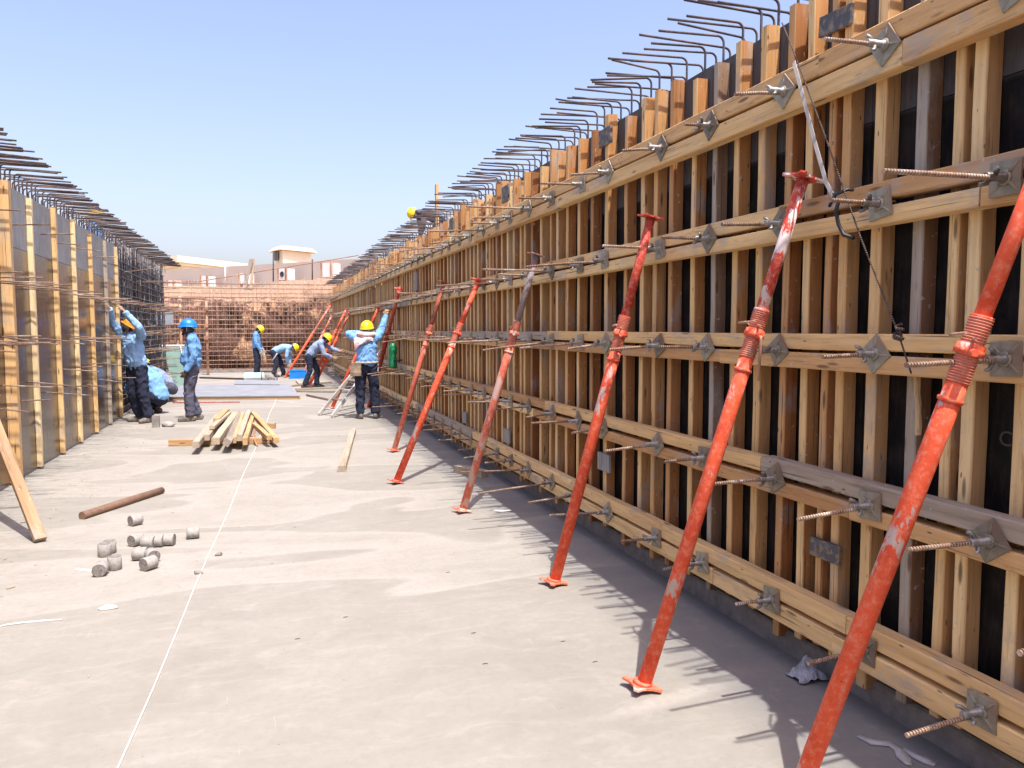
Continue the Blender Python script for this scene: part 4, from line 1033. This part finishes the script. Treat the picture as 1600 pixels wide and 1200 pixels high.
# ------------------------------------------------------------------ people
def fuse(mb, name, mat, parent, voxel, fold=0.0, smooth=3, seed=0.0, fscale=9.0):
    o = mb.build('fuse_tmp', mat, None)
    md = o.modifiers.new('r', 'REMESH'); md.mode = 'VOXEL'; md.voxel_size = voxel; md.use_smooth_shade = True
    ms = o.modifiers.new('s', 'SMOOTH'); ms.factor = .5; ms.iterations = smooth
    dg = bpy.context.evaluated_depsgraph_get(); me = bpy.data.meshes.new_from_object(o.evaluated_get(dg))
    old = o.data; bpy.data.objects.remove(o); bpy.data.meshes.remove(old)
    n = len(me.vertices); co_ = np.empty(n * 3); me.vertices.foreach_get('co', co_); co_ = co_.reshape(-1, 3)
    if fold:
        no = np.empty(n * 3); me.vertices.foreach_get('normal', no); no = no.reshape(-1, 3)
        for i in range(n):
            p = V(co_[i]); q = V((p.x * fscale, p.y * fscale, p.z * fscale * .8 + seed))
            w_ = noise.noise(q + noise.noise_vector(q * .6) * 1.3); rdg = 1 - abs(w_) * 2
            co_[i] += no[i] * fold * (rdg * .8 + noise.noise(q * 2.3) * .5 - .3)
    org = world_loc(parent); co_ -= np.array(org)
    me.vertices.foreach_set('co', co_.ravel()); me.update(); me.name = name
    me.materials.clear(); me.materials.append(mat)
    me.polygons.foreach_set('use_smooth', [True] * len(me.polygons))
    ob_ = bpy.data.objects.new(name, me); C.objects.link(ob_); ob_.parent = parent
    return ob_
def hand(mb, w, d, nrm, thumb, curl=.5, k=1.0):
    """palm and five fingers: w wrist, d towards the fingers, nrm out of the palm, thumb = side vector"""
    d = V(d).normalized(); s = V(thumb); s = (s - d * s.dot(d)).normalized(); nn = V(nrm); nn = (nn - d * nn.dot(d) - s * nn.dot(s))
    nn = nn.normalized() if nn.length > .01 else d.cross(s)
    mb.loft([w - d * .02, w + d * .02, w + d * .055 * k, w + d * .085 * k], [(.024, .019), (.030, .017), (.040, .016), (.040, .014)], s, 12)
    for i, (off, L) in enumerate(((.030, .072), (.010, .080), (-.010, .074), (-.029, .058))):
        a = w + d * .085 * k + s * off; c1 = curl * (.8 + .12 * i)
        p1 = a + (d * math.cos(c1 * .6) + nn * math.sin(c1 * .6) + s * off * .8) * L * .42
        p2 = p1 + (d * math.cos(c1 * 1.5) + nn * math.sin(c1 * 1.5)) * L * .32
        p3 = p2 + (d * math.cos(c1 * 2.3) + nn * math.sin(c1 * 2.3)) * L * .28
        mb.tube([a - d * .02, a, p1, p2, p3], [.0095, .010, .0095, .0085, .007], 8); mb.ball(p3, .0072, n=8)
    a = w + d * .03 + s * .028; p1 = a + (d * .7 + s * .75 + nn * .2).normalized() * .035; p2 = p1 + (d * .9 + s * .25 + nn * .4).normalized() * .032
    mb.tube([a - s * .015, a, p1, p2], [.014, .013, .011, .009], 8); mb.ball(p2, .009, n=8)
def person(loc, head, label, J, shirt, trous, helm, skin=None, boot=None, voxel=.009, belly=0.0, gloves=None, hair=True, beard=False, tail=.0, slim=1.0, group=None, scale=1.0, extras=None, foldk=1.0, collar=True):
    skin = skin or M_skin; boot = boot or M_boot
    loc = V(loc); h = V((head[0], head[1], 0)).normalized(); r = V((h.y, -h.x, 0)); u = V((0, 0, 1))
    P = lambda q: loc + (r * q[0] + h * q[1] + u * q[2]) * scale
    D_ = lambda q: (r * q[0] + h * q[1] + u * q[2]).normalized()
    t = thing('person', loc, label, 'person', group)
    pel, ch, nk, hd = (P(J[k]) for k in ('pel', 'chest', 'neck', 'head'))
    fw = D_(J['face']); up = D_(J.get('up', (0, 0, 1))); up = (up - fw * up.dot(fw)).normalized(); rt = fw.cross(up)
    HM = Matrix((rt, fw, up)).transposed()                        # head frame: right, forward, up
    HP = lambda x, y, z: hd + HM @ V((x, y, z)) * scale
    shr = P(J['sh_r']); shl = P(J['sh_l']); SR = (shr - shl).normalized()
    hipr, hipl = P(J['hip_r']), P(J['hip_l'])
    L = {}
    for s in 'rl':
        L[s] = dict(sh=P(J['sh_' + s]), el=P(J['el_' + s]), wr=P(J['wr_' + s]), hip=P(J['hip_' + s]), kn=P(J['kn_' + s]), an=P(J['an_' + s]), toe=D_(J.get('toe_' + s, J.get('toe', (0, 1, 0)))))
    # --- body, one continuous skin surface
    b = MB(); k = scale
    b.ball(HP(0, -.008, .012), (.074 * k, .092 * k, .103 * k), HM, 20)
    b.ball(HP(0, .030, -.055), (.052 * k, .055 * k, .055 * k), HM, 14)
    b.ball(HP(0, .052, -.088), (.030 * k, .028 * k, .022 * k), HM, 10)
    b.tube([HP(0, .080, .022), HP(0, .098, -.008), HP(0, .106, -.024)], [.010 * k, .013 * k, .016 * k], 8)
    b.tube([HP(-.012, .086, -.050), HP(.012, .086, -.050)], .010 * k, 8)
    b.tube([HP(-.034, .078, .030), HP(.034, .078, .030)], .011 * k, 8)
    for s in (1, -1): b.ball(HP(.076 * s, -.008, -.012), (.011 * k, .022 * k, .032 * k), HM, 8)
    b.loft([nk + (ch - nk) * .25, nk, hd.lerp(nk, .35)], [(.075 * k, .06 * k), (.058 * k, .055 * k), (.054 * k, .056 * k)], SR, 14)
    b.loft([pel, pel.lerp(ch, .45), ch, ch.lerp(nk, .6)], [(.135 * k, .09 * k), (.125 * k, .085 * k), (.15 * k, .10 * k), (.11 * k, .075 * k)], SR, 16)
    for s in 'rl':
        q = L[s]; b.tube([q['sh'], q['sh'].lerp(q['el'], .5), q['el'], q['el'].lerp(q['wr'], .4), q['wr']], [.048 * k, .043 * k, .036 * k, .035 * k, .024 * k], 10)
        b.ball(q['sh'], .05 * k); b.ball(q['el'], .037 * k)
        b.tube([pel.lerp(q['hip'], .3), q['hip'], q['hip'].lerp(q['kn'], .5), q['kn'], q['kn'].lerp(q['an'], .35), q['an']], [.07 * k, .078 * k, .067 * k, .05 * k, .05 * k, .034 * k], 12)
        b.ball(q['kn'], .05 * k); b.tube([q['an'], q['an'] + q['toe'] * .10 * k - u * .05 * k], [.034 * k, .025 * k], 8)
        d = D_(J['hd_' + s]) if 'hd_' + s in J else (q['wr'] - q['el']).normalized()
        th = D_(J.get('th_' + s, (0, 1, .2))); nr = D_(J.get('pn_' + s, (-1 if s == 'r' else 1, 0, 0)))
        q['hand'] = (q['wr'], d, nr, th, J.get('curl_' + s, .5))
        hand(b, *q['hand'], k=k)
    fuse(b, 'body', skin, t, voxel * .72, 0, 2)
    # eyes
    e = MB()
    for s in (1, -1): e.ball(HP(.030 * s, .080, .010), .0085 * k, n=8)
    e.build('eyes', M_black, t)
    # --- shirt
    m = MB(); hem = pel.lerp(ch, -.02) if 'hem' not in J else P(J['hem'])
    fwd = D_((0, 1, 0)) if 'front' not in J else D_(J['front'])
    wst = pel.lerp(ch, .5) + fwd * belly * .5
    m.loft([hem, pel.lerp(ch, .22) + fwd * belly * .55, wst + fwd * belly * .3, ch, ch.lerp(nk, .55), nk + (nk - ch) * .02],
           [(.180 * slim * k, (.122 + belly * .35) * k), (.180 * slim * k, (.135 + belly) * k), (.172 * slim * k, (.128 + belly * .8) * k), (.195 * slim * k, .130 * k), (.165 * slim * k, .105 * k), (.078 * k, .075 * k)], SR, 22)
    for s in 'rl':
        q = L[s]; cf = q['el'].lerp(q['wr'], .96)
        m.tube([ch.lerp(nk, .45).lerp(q['sh'], .55), q['sh'], q['sh'].lerp(q['el'], .5), q['el'], q['el'].lerp(q['wr'], .5), cf], [.085 * k, .073 * k, .068 * k, .060 * k, .054 * k, .045 * k], 14)
        m.ball(q['sh'], .074 * k); m.ball(q['el'], .061 * k)
    if collar: m.loft([nk - (nk - ch).normalized() * .02, nk + (hd - nk).normalized() * .035], [(.088 * k, .085 * k), (.072 * k, .072 * k)], SR, 16, False)
    so = fuse(m, 'shirt', shirt, t, voxel, .011 * foldk, 2, J.get('seed', 0))
    # --- trousers
    m = MB(); m.loft([hipr.lerp(hipl, .5) - (ch - pel).normalized() * .06, pel, pel.lerp(ch, .30)], [(.155 * slim * k, .115 * k), (.165 * slim * k, .12 * k), (.15 * slim * k, .11 * k)], SR, 20)
    for s in 'rl':
        q = L[s]; m.tube([q['hip'], q['hip'].lerp(q['kn'], .5), q['kn'], q['kn'].lerp(q['an'], .5), q['an'] + u * .01], [x * k * slim for x in (.102, .096, .083, .078, .078)], 16)
        m.ball(q['hip'], .10 * k * slim); m.ball(q['kn'], .083 * k * slim)
    fuse(m, 'trousers', trous, t, voxel, .013 * foldk, 2, J.get('seed', 0) + 7, 8.0)
    # --- boots
    for s in 'rl':
        q = L[s]; m = MB(); a = q['an']; tz = q['toe']; sd = tz.cross(u).normalized(); f = V((a.x, a.y, a.z - .085 * k))
        m.loft([f - tz * .065 * k + u * .045 * k, f + u * .05 * k, f + tz * .09 * k + u * .045 * k, f + tz * .175 * k + u * .035 * k], [(.038 * k, .045 * k), (.045 * k, .05 * k), (.052 * k, .042 * k), (.045 * k, .032 * k)], sd, 14)
        m.tube([f + u * .05 * k, a + u * .03 * k], [.052 * k, .05 * k], 12)
        m.loft([f - tz * .07 * k + u * .016 * k, f + tz * .09 * k + u * .016 * k, f + tz * .185 * k + u * .016 * k], [(.042 * k, .016 * k), (.052 * k, .016 * k), (.042 * k, .016 * k)], sd, 12)
        fuse(m, 'boot', boot, t, .009, .003, 1)
    if gloves:
        for s in 'rl':
            m = MB(); q = L[s]['hand']; hand(m, q[0], q[1], q[2], q[3], q[4], k); m2 = MB(); g_ = [V(p) for p in m.v]
            c = q[0] + q[1] * .09
            m.v = [tuple(c + (p - c) * 1.13) for p in g_]; m.tube([q[0] - q[1] * .06, q[0] + q[1] * .03], [.042, .036], 12); fuse(m, 'glove', gloves, t, .0075, .002, 1)
    # --- hair, beard
    if hair:
        m = MB(); m.ball(HP(0, -.030, .022), (.081 * k, .086 * k, .100 * k), HM, 18)
        m.ball(HP(0, -.05, -.045), (.066 * k, .05 * k, .055 * k), HM, 12)
        fuse(m, 'hair', M_hair, t, .008, .002, 1)
    if beard:
        m = MB(); m.tube([HP(-.068, .01, -.035), HP(-.056, .045, -.075), HP(0, .074, -.102), HP(.056, .045, -.075), HP(.068, .01, -.035)], [.014 * k, .024 * k, .030 * k, .024 * k, .014 * k], 10)
        m.tube([HP(-.030, .088, -.060), HP(0, .102, -.042), HP(.030, .088, -.060)], .009 * k, 8)
        fuse(m, 'beard', M_hair, t, .007, .002, 1)
    # --- helmet
    if helm:
        m = MB(); n = 30; rows = []
        for i in range(9):
            th = (math.pi / 2) * i / 8
            rows.append((math.sin(th), math.cos(th), 0))
        vs = []; rx, ry, rz = .116 * k, .140 * k, .132 * k
        for (s_, c_, _) in rows:
            for j in range(n):
                a = 2 * math.pi * j / n; ridge = .006 * k * math.exp(-((math.cos(a)) / .16) ** 2) * s_ ** .5 if True else 0
                vs.append(HP(0, 0, 0) + HM @ V((rx * s_ * math.cos(a), ry * s_ * math.sin(a) - .006 * k, rz * c_ + .040 * k + ridge)))
        def ringf(kx_, front, z):
            out = []
            for j in range(n):
                a = 2 * math.pi * j / n; f = max(0, math.sin(a)) ** 2
                out.append(hd + HM @ V(((rx + kx_) * math.cos(a), (ry + kx_ + front * f) * math.sin(a) - .006 * k, z * k - .012 * f * k)))
            return out
        vs += ringf(.007 * k, .038 * k, .032) + ringf(.008 * k, .039 * k, .024) + ringf(-.010 * k, 0, .030)
        for (s_, c_, _) in rows[::-1][2:]:
            for j in range(n):
                a = 2 * math.pi * j / n; vs.append(hd + HM @ V(((rx - .006) * s_ * math.cos(a), (ry - .006) * s_ * math.sin(a) - .006 * k, (rz - .006) * c_ + .040 * k)))
        mrow = len(vs) // n
        m._add(vs, [(i * n + j, i * n + (j + 1) % n, (i + 1) * n + (j + 1) % n, (i + 1) * n + j) for i in range(mrow - 1) for j in range(n)], .5, vs, True)
        ho = m.build('helmet', helm, t)
        m = MB(); m.tube([HP(-.115, .02, .03), HP(-.085, .015, -.04), HP(-.05, .05, -.095), HP(0, .075, -.118), HP(.05, .05, -.095), HP(.085, .015, -.04), HP(.115, .02, .03)], .0055 * k, 6)
        m.tube([HP(-.112, -.05, .04), HP(-.07, -.108, .0), HP(0, -.122, -.012), HP(.07, -.108, 0), HP(.112, -.05, .04)], .009 * k, 6)
        m.build('strap', M_strap, ho)
    if extras: extras(t, P, HP, L, pel, ch)
    return t
def stand(**k):
    J = dict(pel=(0, 0, .98), chest=(0, 0, 1.27), neck=(0, -.005, 1.47), head=(0, .03, 1.60), face=(0, 1, 0),
             sh_r=(.19, 0, 1.41), sh_l=(-.19, 0, 1.41), el_r=(.24, -.02, 1.12), el_l=(-.24, -.02, 1.12), wr_r=(.22, .08, .88), wr_l=(-.22, .08, .88),
             hip_r=(.10, 0, .93), hip_l=(-.10, 0, .93), kn_r=(.11, .03, .50), kn_l=(-.11, .03, .50), an_r=(.12, -.02, .09), an_l=(-.12, -.02, .09))
    J.update(k); return J
# bearded worker reaching up to the left-hand wall
A = V((-2.03, 14.38, 0))
J = stand(pel=(.03, .07, 1.0), chest=(.05, .11, 1.30), neck=(.06, .12, 1.49), head=(.08, .13, 1.62), face=(.85, .30, .55), up=(-.35, -.1, 1),
          sh_r=(.24, .15, 1.47), el_r=(.29, .30, 1.71), wr_r=(.17, .46, 1.93), hd_r=(.1, .35, .9), th_r=(-.3, .6, .2), pn_r=(.2, .8, 0), curl_r=.6,
          sh_l=(-.13, .11, 1.47), el_l=(-.27, .30, 1.62), wr_l=(-.12, .44, 1.88), hd_l=(.4, .3, .7), th_l=(.2, .6, .5), pn_l=(.5, .5, -.3), curl_l=.7,
          hip_r=(.12, .06, .94), hip_l=(-.06, .06, .94), kn_r=(.15, .08, .51), kn_l=(-.10, .09, .51), an_r=(.12, -.06, .09), an_l=(-.15, .02, .09), toe_r=(.75, .8, 0), toe_l=(.1, 1, 0), seed=1)
person(A, (-.60, -.80), 'bearded worker in orange helmet with both arms raised to the left-hand wall', J, M_blue2, M_navy, M_ora, skin=simple('tan_skin', (.42, .23, .15), .55, .1, 9, bump=.05), beard=True, belly=.02, voxel=.008, slim=1.0, foldk=1.5)
# blue-helmeted worker in profile
J = stand(chest=(0, -.03, 1.27), face=(0, 1, .05), head=(0, .05, 1.60), neck=(0, -.01, 1.47), el_r=(.25, -.06, 1.13), wr_r=(.24, .02, .88), el_l=(-.25, -.04, 1.13), wr_l=(-.23, .10, .87), th_l=(0, 1, 0), th_r=(0, 1, 0), curl_l=.8, curl_r=.8,
          kn_r=(.10, .06, .50), kn_l=(-.10, .07, .50), an_r=(.11, -.06, .09), an_l=(-.11, .05, .09), seed=4)
person(G(303, 657), (-1, -.06), 'stout worker in bright blue helmet standing in profile behind the timber pile', J, M_blue3, M_greytr, M_bluh, skin=M_skin2, beard=True, belly=.045, voxel=.008, foldk=1.4)
# squatting pair behind the bearded worker
sq = dict(pel=(0, -.14, .34), chest=(0, -.02, .64), neck=(0, .14, .84), head=(0, .24, .93), face=(0, .8, -.6), up=(0, .5, .8), front=(0, 1, -.2),
          sh_r=(.18, .09, .79), sh_l=(-.18, .09, .79), el_r=(.23, .32, .60), el_l=(-.23, .32, .60), wr_r=(.12, .50, .42), wr_l=(-.10, .50, .40), hd_r=(-.1, .6, -.8), hd_l=(.1, .6, -.8),
          hip_r=(.11, -.12, .32), hip_l=(-.11, -.12, .32), kn_r=(.17, .30, .53), kn_l=(-.17, .30, .53), an_r=(.13, .02, .09), an_l=(-.13, .02, .09), seed=9)
person(G(241, 646), (-.9, .45), 'squatting worker in light blue shirt with his head hidden behind the bearded worker', sq, M_blue, M_navy, M_yel, skin=M_skin2, voxel=.009, belly=.03, slim=1.15)
sq2 = dict(sq); sq2.update(seed=13, pel=(0, -.10, .33), chest=(0, .08, .58), neck=(0, .26, .73), head=(0, .38, .80), face=(0, .8, -.6), sh_r=(.18, .20, .69), sh_l=(-.18, .20, .69), el_r=(.23, .40, .50), el_l=(-.23, .40, .50))
person(G(258, 628), (-1, -.12), 'squatting worker in grey-blue shirt and yellow helmet behind the bearded worker', sq2, M_greyblue, M_greytr, M_yel, skin=M_skin2, voxel=.010, slim=1.1)
# standing worker looking down, far
J = stand(head=(0, .10, 1.57), face=(0, .55, -.85), up=(0, .85, .55), neck=(0, .01, 1.46), el_r=(.23, .03, 1.12), wr_r=(.20, .16, .90), el_l=(-.23, .03, 1.12), wr_l=(-.18, .18, .88), hem=(0, 0, .82), hd_r=(0, .1, -1), hd_l=(0, .1, -1), curl_r=.3, seed=17)
person(G(402, 589), (1, -.18), 'worker in yellow helmet standing upright by the far grid and looking down', J, M_blue3, M_navy, M_yel, skin=M_skin2, boot=M_boot_dk, voxel=.012, gloves=M_glove)
# bending worker, far
def hammer(t, P, HP, L, pel, ch):
    MB().tube([P((.18, -.02, .80)), P((.20, -.20, .52))], .022, 8).build('hammer_handle', M_strap, t)
J = dict(pel=(0, -.12, .86), chest=(0, .16, .98), neck=(0, .38, 1.00), head=(0, .50, .96), face=(0, .35, -.94), up=(0, .94, .35), front=(0, .3, -1),
         sh_r=(.18, .32, .96), sh_l=(-.18, .32, .96), el_r=(.21, .28, .69), el_l=(-.21, .34, .69), wr_r=(.12, .30, .46), wr_l=(-.10, .36, .46), hd_r=(0, .2, -1), hd_l=(0, .2, -1),
         hip_r=(.10, -.14, .84), hip_l=(-.10, -.10, .84), kn_r=(.12, -.06, .47), kn_l=(-.12, .06, .47), an_r=(.14, -.16, .09), an_l=(-.14, .14, .09), seed=21)
J_bend = J
person(G(436, 589), (1, -.12), 'worker bending forward beside the blue plastic crate with a hammer in his belt', J, M_blue2, M_navy, M_yel, skin=M_skin, boot=M_boot_dk, voxel=.012, gloves=M_glove, slim=.95, extras=hammer)
# stooping worker among the props
J = dict(pel=(0, -.08, .90), chest=(0, .10, 1.12), neck=(0, .25, 1.26), head=(0, .36, 1.32), face=(0, .7, -.7), up=(0, .7, .7), front=(0, .6, -.8),
         sh_r=(.18, .21, 1.20), sh_l=(-.18, .21, 1.20), el_r=(.22, .30, .92), el_l=(-.20, .47, 1.08), wr_r=(.14, .52, .82), wr_l=(-.12, .72, .98), hd_r=(0, .9, -.3), hd_l=(0, 1, -.2),
         hip_r=(.10, -.10, .86), hip_l=(-.10, -.06, .86), kn_r=(.12, -.08, .47), kn_l=(-.12, .10, .48), an_r=(.14, -.22, .09), an_l=(-.13, .08, .09), seed=25)
person(G(490, 606), (1, -.10), 'stooping worker behind the bright pair of props, reaching toward the right-hand walers', J, M_greyblue, M_navy, M_yel, skin=M_skin2, boot=M_boot_dk, voxel=.011, gloves=M_glove_tan, slim=.9)
# worker with the scarf, seen from behind, right arm up
def kit(t, P, HP, L, pel, ch):
    m = MB(); n = 12; vs = []
    # scarf folded over the left shoulder and upper back
    for i in range(n):
        q = i / (n - 1)
        for j in range(8):
            k = j / 7; x = -.215 + .33 * k; z = 1.475 - .22 * q * (1 - .8 * k) - .05 * (1 - math.sin(k * math.pi)); yb = -.125 - .03 * math.sin(q * 3) - .02 * math.sin(k * 9 + q * 4) + .05 * (1 - q) + .09 * max(0, .25 - k)
            vs.append(P((x, yb, z)))
    m._add(vs, [(i * 8 + j, i * 8 + j + 1, i * 8 + j + 9, i * 8 + j + 8) for i in range(n - 1) for j in range(7)], .5, vs, True)
    m2 = MB(); 
    m.tube([P((-.16, .05, 1.50)), P((-.12, -.09, 1.50)), P((0, -.10, 1.49)), P((.13, -.08, 1.50)), P((.12, .06, 1.50)), P((0, .10, 1.47)), P((-.14, .06, 1.49))], [.035, .045, .048, .04, .035, .03, .035], 10)
    so = m.build('scarf', M_scarf, t); sm = so.modifiers.new('s', 'SOLIDIFY'); sm.thickness = .012
    b = MB(); pts = [P((.185 * math.cos(a), .155 * math.sin(a), 1.0)) for a in [i * math.pi / 10 for i in range(21)]]; b.tube(pts, .022, 6); bo = b.build('belt', M_strap, t)
    c = P((-.19, -.10, .90)); hx = (P((1, 0, 0)) - P((0, 0, 0))); hy = P((0, 1, 0)) - P((0, 0, 0))
    b = MB(); b.beam(c - V((0, 0, .13)), c + V((0, 0, .10)), .19, .10, up=hy, tone=.3, jit=.006, seg=4, ch=.02); b.build('tool_pouch', simple('canvas_pouch', (.36, .27, .18), .9, .2, 14), bo)
    MB().tube([P((.19, -.02, .98)), P((.20, -.03, .70))], .012, 6).build('tool_strap', M_strap, bo)
J = stand(pel=(0, 0, .99), chest=(.0, .0, 1.27), neck=(.02, .0, 1.46), head=(.02, .05, 1.575), face=(.35, .9, .15), sh_r=(.195, .0, 1.45), el_r=(.30, .12, 1.64), wr_r=(.36, .22, 1.84), hd_r=(.15, .3, .8), curl_r=1.1, pn_r=(.3, .9, 0), th_r=(-.5, .4, .3),
          sh_l=(-.195, .0, 1.44), el_l=(-.30, .13, 1.50), wr_l=(-.12, .34, 1.52), hd_l=(.7, .7, 0), hip_r=(.10, 0, .94), hip_l=(-.10, 0, .94), kn_r=(.13, .03, .51), kn_l=(-.12, .03, .51), an_r=(.15, .0, .09), an_l=(-.12, .0, .09), toe_r=(.3, 1, 0), toe_l=(-.2, 1, 0), seed=30)
person(G(574, 654), (.10, 1), 'worker seen from behind with red and white scarf, right arm raised to a dark prop', J, M_blue, M_navy, M_yel, skin=M_skin2, boot=M_boot, voxel=.008, gloves=M_glove_tan, extras=kit, slim=.98, foldk=1.5)
# two workers on the ground behind the walls, only a helmet showing
BEND = dict(J_bend); BEND['seed'] = 33
c = PX(646, 331, 3.38)
person(V((c.x + .5, c.y, c.z - 1.02)), (-1, -.1), 'worker behind the right-hand wall with a yellow helmet showing above the hooked bars', BEND, M_greytr, M_navy, M_yel, skin=M_skin2, voxel=.014)
c = PX(148, 332, -3.45)
person(V((-3.45, c.y, 2.2)), (1, -.2), 'worker behind the left-hand wall, only a sliver of yellow helmet showing between bars', stand(seed=35), M_blue, M_navy, M_yel, skin=M_skin2, voxel=.014, scale=(c.z - 2.2) / 1.70)
